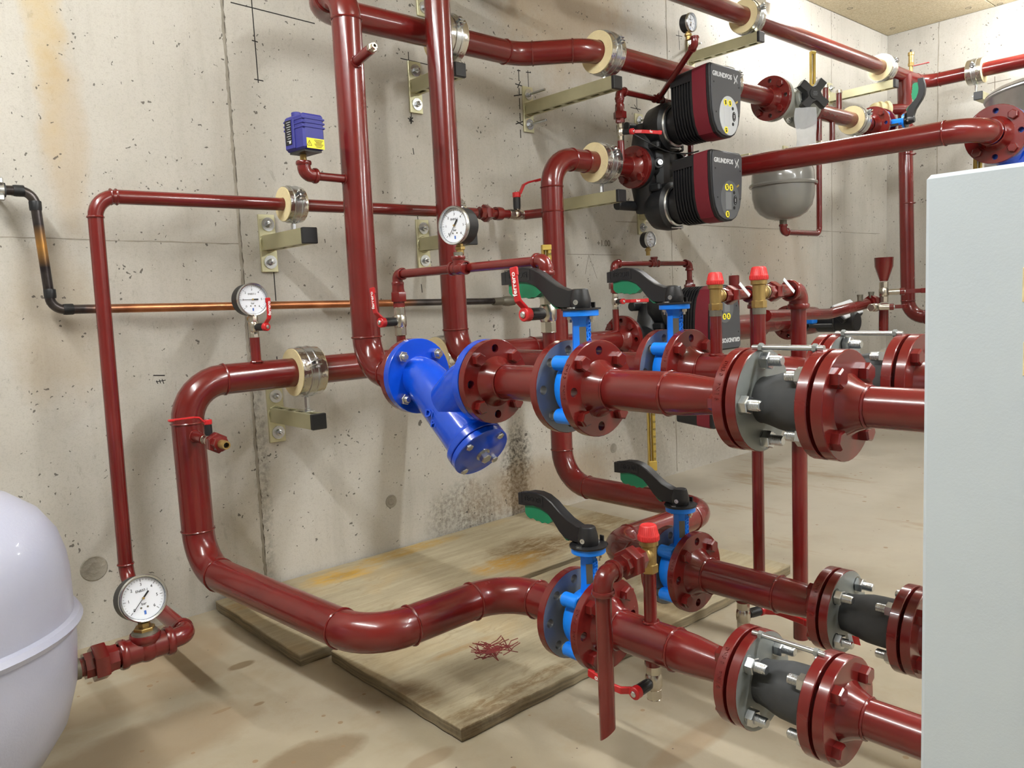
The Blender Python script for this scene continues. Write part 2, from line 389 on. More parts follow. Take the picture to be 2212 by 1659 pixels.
def mts(mesh, mat):
    mats = mat if isinstance(mat, (tuple, list)) else (mat,)
    if not mesh.materials:
        for k in mats: mesh.materials.append(M[k])
def put(name, g, mat, parent=None, m=None, ang=35):
    "g holds world coordinates (m None: recentred on its own middle) or local coordinates placed by m"
    if isinstance(g, G):
        if m is None:
            n = len(g.v); lo = V((min(p[i] for p in g.v) for i in range(3))); hi = V((max(p[i] for p in g.v) for i in range(3)))
            c = (lo + hi) / 2; g.v = [p - c for p in g.v]; m = Matrix.Translation(c)
        g = g.mesh(name, ang)
    mts(g, mat)
    return link(name, g, parent, m if m is not None else ID)
def tag(o, label, cat, group=None, kind=None):
    if label: o['label'] = label
    if cat: o['category'] = cat
    if group: o['group'] = group
    if kind: o['kind'] = kind
    return o
def thing(name, label, cat, loc, group=None):
    o = link(name, None, None, Matrix.Translation(V(loc))); o.empty_display_size = .05
    return tag(o, label, cat, group)
def struct(name, g, mat, m=None, ang=35):
    o = put(name, g, mat, None, m, ang); o['kind'] = 'structure'; return o
_cache = {}
def cached(key, fn, mat):
    if key not in _cache:
        me = fn().mesh(key if isinstance(key, str) else str(key[0])); mts(me, mat); _cache[key] = me
    return _cache[key]
_txt = {}
def text(s, size, parent, m, mat='ink', ext=.0002, name='lettering', bold=0., ax='CENTER'):
    key = (s, size, mat, ext, bold, ax)
    if key not in _txt:
        cu = bpy.data.curves.new('lettering', 'FONT'); cu.body = s; cu.size = size; cu.extrude = ext; cu.align_x = ax; cu.align_y = 'CENTER'; cu.offset = bold; cu.resolution_u = 3
        ob = bpy.data.objects.new('lettering_source', cu); COL.objects.link(ob)
        dg = bpy.context.evaluated_depsgraph_get(); me = bpy.data.meshes.new_from_object(ob.evaluated_get(dg))
        bpy.data.objects.remove(ob); bpy.data.curves.remove(cu); me.materials.clear(); me.materials.append(M[mat]); me.name = 'lettering'; _txt[key] = me
    return link(name, _txt[key], parent, m)
def arcpath(pts, rb, n=8):
    "polyline with its corners rounded to bend radius rb; also returns the weld points (position, direction)"
    P = [V(p) for p in pts]; out = [P[0]]; welds = []
    for i in range(1, len(P) - 1):
        a = (P[i - 1] - P[i]).normalized(); b = (P[i + 1] - P[i]).normalized(); r = rb[i - 1] if isinstance(rb, (list, tuple)) else rb
        th = pi - a.angle(b)
        if th < .02: out.append(P[i]); continue
        tl = r * tan(th / 2); A = P[i] + a * tl; B = P[i] + b * tl
        bis = (a + b).normalized(); Cc = P[i] + bis * (r / cos(th / 2))
        ax = (A - Cc).normalized(); bx = (B - Cc); bx = (bx - ax * bx.dot(ax)).normalized()
        for k in range(n + 1):
            q = th * k / n; out.append(Cc + (ax * cos(q) + bx * sin(q)) * r)
        welds += [(A, -a), (B, b)]
    out.append(P[-1]); return out, welds
def weld(root, p, d, r, k=.0028):
    me = cached(('weld_bead', round(r, 4)), lambda: G().torus(None, r, k, 36, 6, wob=.5), 'red')
    return link('weld_bead', me, root, fr(p, d))
def pipe(root, pts, r, rb=0.095, welds=True, mat='red', n=28, name='pipe_body', rs=None):
    path, ws = arcpath(pts, rb)
    put(name, G().tube(path, r, n), mat, root)
    if welds:
        for p, d in ws: weld(root, p, d, r)
def disc_holes(R, rin, z0, z1, nh, hr, br, ch=.0012, rot=0, face_mi=0, rim_mi=0):
    g = G(); per = 2 * pi / nh
    for s_ in range(nh):
        c0 = s_ * per + rot; na = 5 if nh >= 8 else 10; ang = [c0 - per / 2 + per * k / na for k in range(na + 1)]
        def P(r, a): return (r * cos(a), r * sin(a))
        o = R - ch
        B = [P(o, a) for a in ang] + [P(o + (rin - o) * k / 4, ang[-1]) for k in (1, 2, 3)] + [P(rin, a) for a in ang[::-1]] + [P(rin + (o - rin) * k / 4, ang[0]) for k in (1, 2, 3)]
        hc = P(br, c0); n = len(B); H = []
        for b in B:
            q = atan2(b[1] - hc[1], b[0] - hc[0]); H.append((hc[0] + hr * cos(q), hc[1] + hr * sin(q)))
        g.add([(*p, z1) for p in B] + [(*p, z1) for p in H], [(i, (i + 1) % n, n + (i + 1) % n, n + i) for i in range(n)])
        g.add([(*p, z0) for p in B] + [(*p, z0) for p in H], [(n + i, n + (i + 1) % n, (i + 1) % n, i) for i in range(n)], mi=face_mi)
        g.add([(*p, z1) for p in H] + [(*p, z0) for p in H], [(i, (i + 1) % n, n + (i + 1) % n, n + i) for i in range(n)], mi=face_mi)
    nn = nh * (5 if nh >= 8 else 10)
    vs = []; 
    for (r, z) in ((R - ch, z0), (R, z0 + ch), (R, z1 - ch), (R - ch, z1)): vs += [(r * cos(2 * pi * k / nn - per / 2 + rot), r * sin(2 * pi * k / nn - per / 2 + rot), z) for k in range(nn)]
    g.add(vs, [(l * nn + k, l * nn + (k + 1) % nn, (l + 1) * nn + (k + 1) % nn, (l + 1) * nn + k) for l in range(3) for k in range(nn)], mi=rim_mi)
    return g
def hexbolt(): 
    return G().lathe([(0, 0), (.0152, 0), (.0152, .0112), (.0125, .0136), (0, .0136)], 6)
def hexnut():
    g = G().lathe([(.0075, 0), (.0125, 0), (.0139, .0012), (.0139, .0118), (.0122, .013), (.0075, .013)], 6)
    g.cyl(None, .0078, 0, .022, 14, ch=.0014)
    for k in range(4): g.torus(T(0, 0, .0148 + k * .0016), .0077, .0005, 14, 4)
    return g
def longnut():
    g = G().lathe([(.0075, 0), (.0135, 0), (.0148, .0012), (.0148, .0128), (.013, .014), (.0075, .014)], 6)
    g.lathe([(.016, -.003), (.016, 0), (.007, 0)], 18)
    g.cyl(None, .0082, 0, .033, 14, ch=.0016)
    for k in range(8): g.torus(T(0, 0, .0155 + k * .0019), .0081, .0006, 14, 4)
    return g
def flange(root, P, n, R=.0925, rp=.038, th=.018, nh=8, hr=.0092, br=.0725, face='red', bolts=4, brot=pi / 4, neck=.032, hrot=0, mat='red', bolt=True):
    "P: centre of the mating face; n: direction from the face to its own pipe"
    fm = fr(P, n, (0, 0, 1))
    def mk():
        g = disc_holes(R, rp * .9, 0, th, nh, hr, br, rot=hrot, face_mi=1 if face != mat else 0)
        if neck: g.lathe([(rp + .018, th - .001), (rp + .0135, th + .004), (rp + .006, th + neck * .55), (rp + .001, th + neck)], 32)
        return g
    me = cached(('flange', R, rp, th, nh, hr, br, face, neck, hrot, mat), mk, (mat, face) if face != mat else mat)
    fl = link('flange', me, root, fm)
    if neck: link('weld_bead', cached(('weld_bead', round(rp, 4)), lambda: G().torus(None, rp, .0028, 36, 6, wob=.5), 'red'), root, fm @ T(0, 0, th + neck))
    if bolt:
        for k in range(bolts):
            a = brot + 2 * pi * k / bolts
            link('bolt', cached('hex_bolt_head', hexbolt, 'red'), fl, fm @ T(br * cos(a), br * sin(a), th) @ Matrix.Rotation(k * .7, 4, 'Z'))
    return fl, fm
def nuts(parent, fm, br, n=4, rot=pi / 4, z=0., flip=False, me='hex_nut', spin=.3):
    for k in range(n):
        a = rot + 2 * pi * k / n; m = fm @ T(br * cos(a), br * sin(a), z)
        if flip: m = m @ Matrix.Rotation(pi, 4, 'X')
        link('nut', cached(me, hexnut if me == 'hex_nut' else longnut, 'zinc'), parent, m @ Matrix.Rotation(spin + k, 4, 'Z'))

# ================================================================ the room
XF = 5.235; H = 2.373
floor = struct('floor', G().box(T(1.1, -3.0, -.1), 8.9, 6.4, .2), 'floor', ID)
wl = struct('wall_left', G().box(T(1.1, .1, H / 2), 8.3, .2, H), 'wall', ID)
wb = struct('wall_back', G().box(T(XF + .1, -3.0, H / 2), .2, 6.0, H), 'wallfar', ID)
struct('wall_right', G().box(T(1.1, -6.1, H / 2), 8.3, .2, H), 'wallfar', ID)
struct('wall_front', G().box(T(-3.1, -3.0, H / 2), .2, 6.0, H), 'wallfar', ID)
ceil = struct('ceiling', G().box(T(1.1, -3.0, H + .12), 8.9, 6.4, .2), 'wallfar', ID)
# pressed wood fibre panels under the slab, joints left open
px0 = at(2131, 0, z=H); jy = at(2151, 13, x=XF).y
k = 0
for ix in range(-4, 3):
    for iy in range(0, 5):
        x1 = XF - .001 + (ix - 2) * 1.2; y1 = jy + .62 * 1 - .0 - iy * 1.25 if iy else 0
        y1 = 0 if iy == 0 else jy - (iy - 1) * 1.25; y0 = jy if iy == 0 else y1 - 1.25
        g = G().box(ID, 1.2 - .004, (y1 - y0) - .005, .02, .0015)
        put('ceiling_panel', g, 'osb', ceil, T(x1 - .6, (y0 + y1) / 2, H + .01))
for (px, py) in ((1836, 18), (1928, 61), (2092, 17), (2160, 8)):      # countersunk fixing marks in the panels
    p = at(px, py, z=H); put('fixing_ring', G().torus(None, .014, .0016, 20, 5), 'tin', ceil, T(p.x, p.y, H - .0002))

# traces on the concrete: mortar joints of the formwork, plugged tie holes, marker lines
def strip(root, P0, P1, wd, mat, name, th=.0006, axis='y', rough=0, n=14):
    P0, P1 = V(P0), V(P1); d = P1 - P0; L_ = d.length; u = d / L_
    nrm = V((0, -1, 0)) if axis == 'y' else V((-1, 0, 0)); s_ = u.cross(nrm)
    g = G(); A = []; B = []
    for i in range(n + 1):
        j = lambda: 1 + rough * (rnd.random() - .5) * 2; h = th * j()
        c = P0 + u * L_ * i / n + s_ * wd * rough * (rnd.random() - .5)
        a = c + s_ * wd / 2 * j(); b = c - s_ * wd / 2 * j()
        A.append((a, a + nrm * h * .3, c + nrm * h, b + nrm * h * .3, b))
    vs = [p for r in A for p in r]
    g.add(vs, [(i * 5 + q, (i + 1) * 5 + q, (i + 1) * 5 + q + 1, i * 5 + q + 1) for i in range(n) for q in range(4)] + [(0, 1, 2, 3, 4), tuple(n * 5 + q for q in (4, 3, 2, 1, 0))])
    return put(name, g, mat, root)
strip(wl, (.957, 0, H), (.949, 0, .02), .008, 'grout', 'formwork_joint', .0016, rough=.3, n=200)
strip(wl, (.9605, 0, H), (.9525, 0, .02), .0032, 'seam', 'joint_dark_line', .0006, rough=.7, n=240)  # thin dark line running beside the mortar joint
for x in (2.966, 4.495, -1.05): strip(wl, (x, 0, H), (x + .004, 0, .01), .006, 'grout', 'formwork_joint', .0012, rough=.6, n=40)
for yy in (-.30, -2.0): strip(wb, (XF, yy, H), (XF, yy, 0), .007, 'grout', 'formwork_joint', .0012, axis='x', rough=.6, n=40)
strip(wl, at(1330, 478, y=0), at(1900, 505, y=0), .003, 'grout', 'formwork_joint', .0008, rough=.5, n=30)
strip(wl, at(0, 512, y=0), at(520, 527, y=0), .003, 'grout', 'formwork_joint', .0005, rough=.6, n=24)
for px, py, r in ((203, 1228, .033), (845, 1083, .022), (1325, 968, .021)):
    p = at(px, py, y=0)
    g = G().lathe([(r, 0), (r * .93, .002), (r * .6, .0008), (r * .45, .0025), (r * .28, .001), (0, .002)], 28)
    put('tie_hole_plug', g, 'grout', wl, fr(p, (0, -1, 0)))
def mark(a, b, wd=.0032, mat='pen', wall=None):
    if wall is None: strip(wl, at(*a, y=0), at(*b, y=0), wd, mat, 'marker_line', .0004, n=2)
    else: strip(wb, at(*a, x=XF), at(*b, x=XF), wd, mat, 'marker_line', .0004, axis='x', n=2)
for a, b in (((498, 5), (680, 51)), ((543, -3), (558, 179)), ((544, 87), (557, 91)), ((549, 171), (569, 175)), ((591, 583), (596, 650)),
             ((545, 446), (612, 449)), ((706, 455), (733, 457)), ((331, 811), (356, 811)), ((865, 126), (930, 141)), ((882, 112), (883, 141)),
             ((888, 236), (889, 266)), ((802, 461), (849, 464)), ((877, 465), (925, 467)), ((902, 466), (904, 486)), ((1140, 152), (1142, 198)), ((1136, 156), (1147, 157)),
             ((892, 320), (894, 334)), ((320, 432), (322, 441)), ((598, 770), (599, 790)), ((910, 614), (912, 632)), ((1144, 710), (1145, 730)), ((926, 905), (928, 918)),
             ((1466, 66), (1468, 108)), ((1460, 76), (1474, 79)), ((1375, 212), (1376, 236)), ((1362, 232), (1384, 237)), ((1370, 226), (1380, 242)), ((1318, 128), (1319, 138)), ((1306, 130), (1307, 136))):
    mark(a, b)
for a, b in (((1120, 150), (1121, 175)), ((1117, 152), (1124, 153)), ((1121, 190), (1122, 204)), ((1122, 212), (1123, 236)), ((1123, 244), (1124, 262)), ((1124, 280), (1125, 298)),
             ((1113, 181), (1128, 186)), ((1118, 190), (1124, 176)), ((1110, 207), (1131, 204)), ((1114, 268), (1131, 262)), ((1116, 262), (1130, 271)),
             ((881, 255), (893, 263)), ((884, 262), (892, 254)), ((886, 252), (888, 268))): mark(a, b, .004)
for a, b in (((338, 822), (341, 829)), ((344, 820), (347, 828)), ((350, 819), (354, 829)), ((337, 825), (358, 821))): mark(a, b, .0022)
for a, b in (((1225, 549), (1342, 551)), ((1272, 551), (1264, 592)), ((1272, 551), (1290, 602))): mark(a, b, .0016, 'pencil')
text('+1.00', .036, wl, fr(at(1304, 526, y=-.0004), (0, -1, 0), (1, 0, 0)), 'pencil')
for a, b in (((2149, 165), (2149, 200)), ((2133, 181), (2184, 170))): mark(a, b, .004, 'pencil', 1)

# three batten lamps hang under the ceiling at right angles to the wall, just above the picture
def lamp(x, y0, y1, label, z=2.30):
    yc = (y0 + y1) / 2; L_ = abs(y1 - y0)
    t = thing('batten_lamp', label, 'lamp', (x, yc, z), None)
    put('housing', G().box(T(x, yc, z + .032), .06, L_, .05, .006), 'lampwhite', t)
    pr = [(.03 * cos(a), .03 * sin(a)) for a in [-.4 + (pi + .8) * i / 11 for i in range(12)]]
    put('diffuser', G().prism(pr, -L_ / 2 + .035, L_ / 2 - .035, fr((x, yc, z), (0, 1, 0), (1, 0, 0))), 'glow', t)
    for y in (y0, y1):
        put('end_cap', G().box(T(x, y, z + .004), .124, .012, .124, .004), 'lampwhite', t)
    for y in (yc - L_ * .3, yc + L_ * .3):
        put('suspension_rod', G().cyl(T(x, y, z + .055), .004, 0, H - z - .052, 10), 'zinc', t)
lamp(-.25, -.40, -2.0, 'white batten lamp under the ceiling at the white vessel end', 2.27)
lamp(1.75, -1.5, -3.2, 'white batten lamp under the ceiling, middle of the room', 2.2)
lamp(3.76, -.06, -.56, 'white batten lamp over the pumps beside the wall, lighting it brightly')
lamp(3.72, -3.2, -4.9, 'added unseen fill lamp in the far right part of the room', 2.2)  # unseen lamp added as general fill for the room
lamp(1.75, -4.0, -5.7, 'added unseen fill lamp in the middle of the rear half of the room', 2.2)  # unseen lamp added behind the camera to lift the ambient light
lamp_far = thing('batten_lamp', 'white batten lamp at right angles to the far wall, lighting it brightly', 'lamp', (4.9, -.97, 2.3))
put('housing', G().box(T(4.9, -.97, 2.332), .52, .06, .05, .006), 'lampwhite', lamp_far)
put('diffuser', G().prism([(.03 * cos(a), .03 * sin(a)) for a in [-.6 + (pi + 1.2) * i / 11 for i in range(12)]], -.225, .225, fr((4.9, -.97, 2.3), (-1, 0, 0), (0, 1, 0))), 'glow', lamp_far)
for x in (4.64, 5.16): put('end_cap', G().box(T(x, -.97, 2.304), .012, .124, .124, .004), 'lampwhite', lamp_far)
for x in (4.74, 5.06): put('suspension_rod', G().cyl(T(x, -.97, 2.355), .004, 0, H - 2.352, 10), 'zinc', lamp_far)

# ================================================================ builders for the fittings
def bracket(P, L_, label, lz=.041, bolt_len=.02):
    "wall bracket: P = point on the wall at the middle of the arm; the arm sticks out along -Y"
    x, z = P[0], P[2]; t = thing('wall_bracket', label, 'bracket', (x, 0, z), 'square tube brackets on the concrete wall')
    g = G().box(T(x, -.004, z), .05, .008, .165, .001); put('wall_plate', g, 'ygzinc', t)
    y1 = -.008; y2 = -L_
    h = lz / 2; w_ = .0025
    g = G(); yc = (y1 + y2) / 2; ln = abs(y2 - y1)
    g.box(T(x - h + w_ / 2, yc, z), w_, ln, lz); g.box(T(x + h - w_ / 2, yc, z), w_, ln, lz)
    n = max(2, int(ln / .055))
    for zz in (z - h + w_ / 2, z + h - w_ / 2):        # webs with slotted holes
        for e in (-1, 1): g.box(T(x + e * .0135, yc, zz), .010, ln, w_)
        for i in range(n + 1):
            g.box(T(x, y1 + (y2 - y1) * (i / n) * .985 - .003, zz), .018, .02 if n > 3 else .03, w_)
    put('arm', g, 'ygzinc', t)
    put('end_cap', G().box(T(x, y2 - .006, z), lz + .002, .014, lz + .002, .002), 'black', t)
    put('weld_seam', G().torus(fr((x, -.009, z), (0, 1, 0)) @ Matrix.Diagonal((1, 1, 1, 1)), h * 1.18, .003, 20, 6, wob=.6), 'ygzinc', t)
    for s_ in (-1, 1):
        zz = z + s_ * .054
        wsh = put('washer', G().lathe([(.0195, 0), (.0195, .003), (.006, .003)], 28), 'zinc', t, fr((x + .002, -.008, zz), (0, -1, 0)))
        g = G().lathe([(.0095, 0), (.0095, .007), (.006, .008), (0, .008)], 6); g.cyl(None, .0045, 0, bolt_len, 12, ch=.0008)
        put('anchor_bolt', g, 'zinc', wsh, fr((x + .002, -.011, zz), (0, -1, 0)))
    return t
def clamp(P, ax, rp, R, wd, label, arm_z=None, foil=.6, ear=(0, -1, .35)):
    "insulated pipe clamp round a pipe through P along ax"
    P = V(P); ax = V(ax).normalized(); t = thing('pipe_clamp', label, 'clamp', P, 'insulated clamps on the red pipes')
    m = fr(P, ax)
    h = wd / 2
    put('foam_ring', G().lathe([(rp + .0005, -h), (R - .001, -h), (R - .001, h), (rp + .0005, h), (rp + .0005, -h)], 40), 'cream', t, m)
    g = G(); nn = 56; prof = [(R - .001, -h + .002), (R + .0008, -h + .002), (R + .0014, 0), (R + .0008, h - .002), (R - .001, h - .002)]
    g.lathe(prof, nn); g.v = [V((p.x * (1 + .008 * sin(k * 2.3)), p.y * (1 + .008 * sin(k * 3.1)), p.z)) for k, p in enumerate(g.v)]
    put('foil_jacket', g, 'foil', t, m)
    b = .0125
    g = G().lathe([(R + .0012, -b), (R + .004, -b), (R + .004, -b * .62), (R + .0026, -b * .5), (R + .0026, b * .5), (R + .004, b * .62), (R + .004, b), (R + .0012, b)], 44)
    put('steel_band', g, 'zinc', t, m)
    e = V(ear); e = (e - ax * e.dot(ax)).normalized(); tn = ax.cross(e)
    for s_ in (-1, 1):
        q = P + e * (R + .011) + tn * .0055 * s_
        er = put('band_ear', G().box(fr(q, tn, e), .018, .024, .0028, .001), 'zinc', t)
    q = P + e * (R + .013)
    g = G().cyl(fr(q - tn * .014, tn), .0035, 0, .028, 10); g.lathe([(0, 0), (.0065, 0), (.0065, .005), (0, .006)], 6, fr(q + tn * .009, tn)); g.lathe([(0, 0), (.0065, 0), (.0065, .005), (0, .006)], 6, fr(q - tn * .009, -tn))
    put('clamp_bolt', g, 'zinc', t)
    if arm_z is not None:
        z1 = P.z - R - .002; g = G().cyl(T(P.x, P.y, 0), .004, arm_z, z1, 10); g.lathe([(0, z1 - .034), (.0075, z1 - .034), (.0075, z1 - .004), (0, z1 - .002)], 6, T(P.x, P.y, 0))
        g.lathe([(0, 0), (.0085, 0), (.0085, .006), (0, .007)], 6, T(P.x, P.y, arm_z + .0015)); g.box(T(P.x, P.y, arm_z + .0006), .03, .034, .0022)
        put('hanger_rod', g, 'zinc', t)
    return t
def ball_valve(P, ax, stem, lev, label, k=1., text_side=None, lever_mat='handle', text_on=True, group=None, bend=.014, ln=.075, sleeve='black'):
    "small quarter-turn valve: body along ax, black stem along stem, red lever along lev"
    P = V(P); ax = V(ax).normalized(); st = V(stem).normalized(); lv = V(lev).normalized()
    t = thing('ball_valve', label, 'valve', P, group); m = fr(P, ax)
    a = .012 * k
    g = G()
    for s_ in (-1, 1):
        z0, z1 = (-.030 * k, -.013 * k) if s_ < 0 else (.013 * k, .030 * k)
        g.lathe([(0, z0), (a * .98, z0), (a * 1.06, z0 + .001), (a * 1.06, z1 - .001), (a, z1), (0, z1)], 8, rot=pi / 8)
    g.lathe([(0, -.0135 * k), (a * 1.0, -.0135 * k), (a * 1.16, -.009 * k), (a * 1.2, 0), (a * 1.16, .009 * k), (a, .0135 * k), (0, .0135 * k)], 20)
    g.cyl(m.inverted() @ fr(P, st), .0075 * k, 0, .018 * k, 12)
    g.torus(T(0, 0, -.030 * k), a * .96, .0012, 16, 5); g.torus(T(0, 0, .030 * k), a * .96, .0012, 16, 5)
    put('valve_body', g, 'nickel', t, m)
    s0 = .014 * k; s1 = .046 * k
    g = G().cyl(fr(P, st), .0092 * k, s0, s1, 18, ch=.001)
    for i in range(8):
        q = 2 * pi * i / 8; g.box(fr(P, st) @ Matrix.Rotation(q, 4, 'Z') @ T(.0092 * k, 0, (s0 + s1) / 2), .0012, .002, (s1 - s0) * .7)
    put('stem_sleeve', g, sleeve, t)
    hub = P + st * (s1 + .004 * k)
    pts = [(0.0, 0.0), (.010, .001), (.022, bend), (.034, bend * 1.15), (ln, bend * 1.15), (ln + .008, bend * 1.05)]
    g = G().cyl(fr(P, st), .0108 * k, s1 - .003 * k, s1 + .010 * k, 20, ch=.0015)
    side = st.cross(lv)
    for (p0, p1) in zip(pts, pts[1:]):
        A = hub + lv * p0[0] * k + st * p0[1] * k; B = hub + lv * p1[0] * k + st * p1[1] * k; d = B - A
        g.box(fr((A + B) / 2, d, side), .0125 * k, .0048 * k, d.length + .003 * k, .0014)
    E_ = hub + lv * (ln + .006) * k + st * bend * 1.1 * k
    g.box(fr(E_, lv, side), .0145 * k, .0068 * k, .014 * k, .002)
    h = put('lever', g, lever_mat, t)
    g = G().lathe([(0, 0), (.0052 * k, 0), (.0052 * k, .002 * k), (.0035 * k, .0034 * k), (0, .0036 * k)], 16, fr(hub + st * .006 * k, st))
    put('lever_screw', g, 'zinc', t)
    if text_on:
        c = hub + lv * (.034 + ln) / 2 * k + st * (bend * 1.15 + .0026) * k
        text('ferrero', .0125 * k, h, fr(c, st, lv if text_side is None else text_side), 'whiteink', .00015, bold=.0003)
    return t
def gauge(P, face, R, label, needle=225, up=(0, 0, 1), stem=.03, digits=True, mat_case='black', small=False, stem_down=None):
    "P: centre of the dial; face: direction it looks"
    P = V(P); f = V(face).normalized(); t = thing('pressure_gauge', label, 'gauge', P, 'round pressure gauges')
    m = fr(P, f, up); m = m @ Matrix.Rotation(-pi / 2, 4, 'Z')       # local x = right, y = up
    d = R * 1.0
    put('case', G().lathe([(0, -d), (R * .9, -d), (R * .97, -d * .92), (R * .97, 0), (R * .90, 0)], 40), mat_case, t, m)
    put('bezel', G().lathe([(R * .97, -.006), (R * 1.02, -.005), (R * 1.03, .001), (R * .99, .004), (R * .92, .003), (R * .90, -.003)], 44), 'zinc', t, m)
    dl = put('dial', G().lathe([(R * .92, -.004), (0, -.004), (0, -.0042)], 40), 'white', t, m)
    g = G()
    for i in range(31):
        a = radians(225 - i * 9); big = i % 5 == 0; r1 = R * .84; r0 = R * (.72 if big else .78)
        g.box(m @ Matrix.Rotation(a, 4, 'Z') @ T((r0 + r1) / 2, 0, -.0037), r1 - r0, R * (.018 if big else .01), .0004)
    s_ = put('scale_marks', g, 'ink', t); s_['kind'] = 'stuff'
    if digits:
        for i in range(7):
            a = radians(225 - i * 45); text(str(i), R * .18, dl, m @ T(R * .6 * cos(a), R * .6 * sin(a), -.0037), 'ink')
        text('EN837-1', R * .15, dl, m @ T(0, R * .33, -.0037), 'ink'); text('bar', R * .17, dl, m @ T(0, -R * .24, -.0037), 'ink')
        for e in (-1, 1): put('print_dot', G().cyl(None, R * .045, 0, .0003, 10), 'tin', dl, m @ T(e * R * .14, -R * .4, -.0038))
        put('maker_mark', G().box(ID, R * .09, R * .17, .0003), 'blueink', dl, m @ T(0, -R * .62, -.0037))
    a = radians(needle); g = G().box(m @ Matrix.Rotation(a, 4, 'Z') @ T(R * .33, 0, -.002), R * .68, R * .024, .0006); g.box(m @ Matrix.Rotation(a, 4, 'Z') @ T(-R * .2, 0, -.002), R * .34, R * .07, .0008)
    put('needle', g, 'ink', t); put('needle_boss', G().cyl(m @ T(0, 0, -.002), R * .055, 0, .0018, 14), 'brass', t)
    dn = -V(up).normalized() if stem_down is None else V(stem_down).normalized()
    c = P - f * d * .45
    g = G().cyl(fr(c, dn), .008, R * .9, R + .004, 16); g.lathe([(0, R + .003), (.0105, R + .003), (.012, R + .0045), (.012, R + .0105), (.0105, R + .012), (0, R + .012)], 6, fr(c, dn)); g.cyl(fr(c, dn), .0085, R + .01, R + stem, 16)
    put('connector', g, 'brass', t)
    return t, c + dn * (R + stem)
def collar(g, P, d, r, ln=.012, rr=None):
    rr = rr or r * 1.18; m = fr(P, d); g.lathe([(r * .9, -ln * .5), (rr * .94, -ln * .5), (rr, -ln * .25), (rr, ln * .25), (rr * .94, ln * .5), (r * .9, ln * .5)], 24, m)
def rim_text(parent, fm, R, z, s, a0, size, mat='red', sg=1):
    "stamped letters running round the rim of a flange"
    for i, ch in enumerate(s):
        if ch == ' ': continue
        a = a0 - sg * i * size * .82 / R
        n = fm.to_3x3() @ V((cos(a), sin(a), 0)); tg = fm.to_3x3() @ V((sin(a) * sg, -cos(a) * sg, 0))
        text(ch, size, parent, fr(fm @ V(((R + .0001) * cos(a), (R + .0001) * sin(a), z)), n, tg), mat, .0008, bold=.0003)
def elbow_fit(root, P, d1, d2, r, mat='red', name='elbow_fitting'):
    "malleable iron elbow with beaded ends: d1,d2 point from the corner towards its two mouths"
    P = V(P); d1 = V(d1).normalized(); d2 = V(d2).normalized(); R = r * 1.22; L_ = r * 2.1
    path, _ = arcpath([P + d1 * L_, P, P + d2 * L_], r * 1.35, 8)
    g = G().tube(path, R, 22); collar(g, P + d1 * L_, d1, R, r * .7, R * 1.16); collar(g, P + d2 * L_, d2, R, r * .7, R * 1.16)
    return put(name, g, mat, root)
def tee_fit(root, P, d, b, r, mat='red', bl=2.1):
    P = V(P); d = V(d).normalized(); b = V(b).normalized(); R = r * 1.22; L_ = r * 2.1
    g = G().tube([P - d * L_, P + d * L_], R, 22); g.tube([P, P + b * r * bl], R, 22); g.ball(P, R * 1.12)
    for q, dd in ((P - d * L_, d), (P + d * L_, d), (P + b * r * bl, b)): collar(g, q, dd, R, r * .7, R * 1.16)
    return put('tee_fitting', g, mat, root)
def union(root, P, d, r, mat='red', k=1., sticker=False):
    P = V(P); d = V(d).normalized(); m = fr(P, d); R = r * 1.75 * k
    g = G().lathe([(0, -.012 * k), (R * .96, -.012 * k), (R, -.010 * k), (R, .010 * k), (R * .96, .012 * k), (0, .012 * k)], 6, m)
    g.lathe([(0, .010 * k), (R * .82, .010 * k), (R * .72, .020 * k), (R * .72, .030 * k), (0, .030 * k)], 8, m); g.cyl(m, R * .7, -.026 * k, -.01 * k, 8)
    return put('union_nut', g, mat, root)
def safety_valve(P, out, label, k=1.):
    "P: foot; stands upright, outlet along out"
    P = V(P); t = thing('safety_valve', label, 'valve', P, 'red capped safety valves'); m = T(*P); o = V(out).normalized()
    g = G().lathe([(0, 0), (.0165 * k, 0), (.0185 * k, .002), (.0185 * k, .018 * k), (.0165 * k, .02 * k), (0, .02 * k)], 6, m)
    g.lathe([(0, .018 * k), (.0155 * k, .018 * k), (.0158 * k, .052 * k), (.0158 * k, .058 * k), (.02 * k, .06 * k), (.02 * k, .072 * k), (.017 * k, .074 * k), (0, .074 * k)], 26, m)
    c = P + V((0, 0, .04 * k)); g.ball(c + o * .012 * k, .017 * k); g.cyl(fr(c, o), .0155 * k, 0, .03 * k, 22); g.torus(fr(c + o * .028 * k, o), .0155 * k, .0016, 22, 6)
    put('valve_body', g, 'brass', t)
    g = G().lathe([(0, .070 * k), (.0215 * k, .070 * k), (.0225 * k, .072 * k), (.0225 * k, .081 * k), (.0212 * k, .084 * k), (.0172 * k, .101 * k), (.015 * k, .103 * k), (0, .103 * k)], 30, m)
    for i in range(26):
        a = 2 * pi * i / 26; g.box(m @ Matrix.Rotation(a, 4, 'Z') @ T(.0224 * k, 0, .0765 * k), .0014, .0022, .009 * k); g.box(m @ Matrix.Rotation(a, 4, 'Z') @ T(.0190 * k, 0, .0925 * k) @ Matrix.Rotation(-.23, 4, 'Y'), .001, .0013, .015 * k)
    put('cap', g, 'cap', t); put('cap_disc', G().cyl(m, .0125 * k, .1025 * k, .1036 * k, 24), 'cap', t)
    return t, c + o * .03 * k
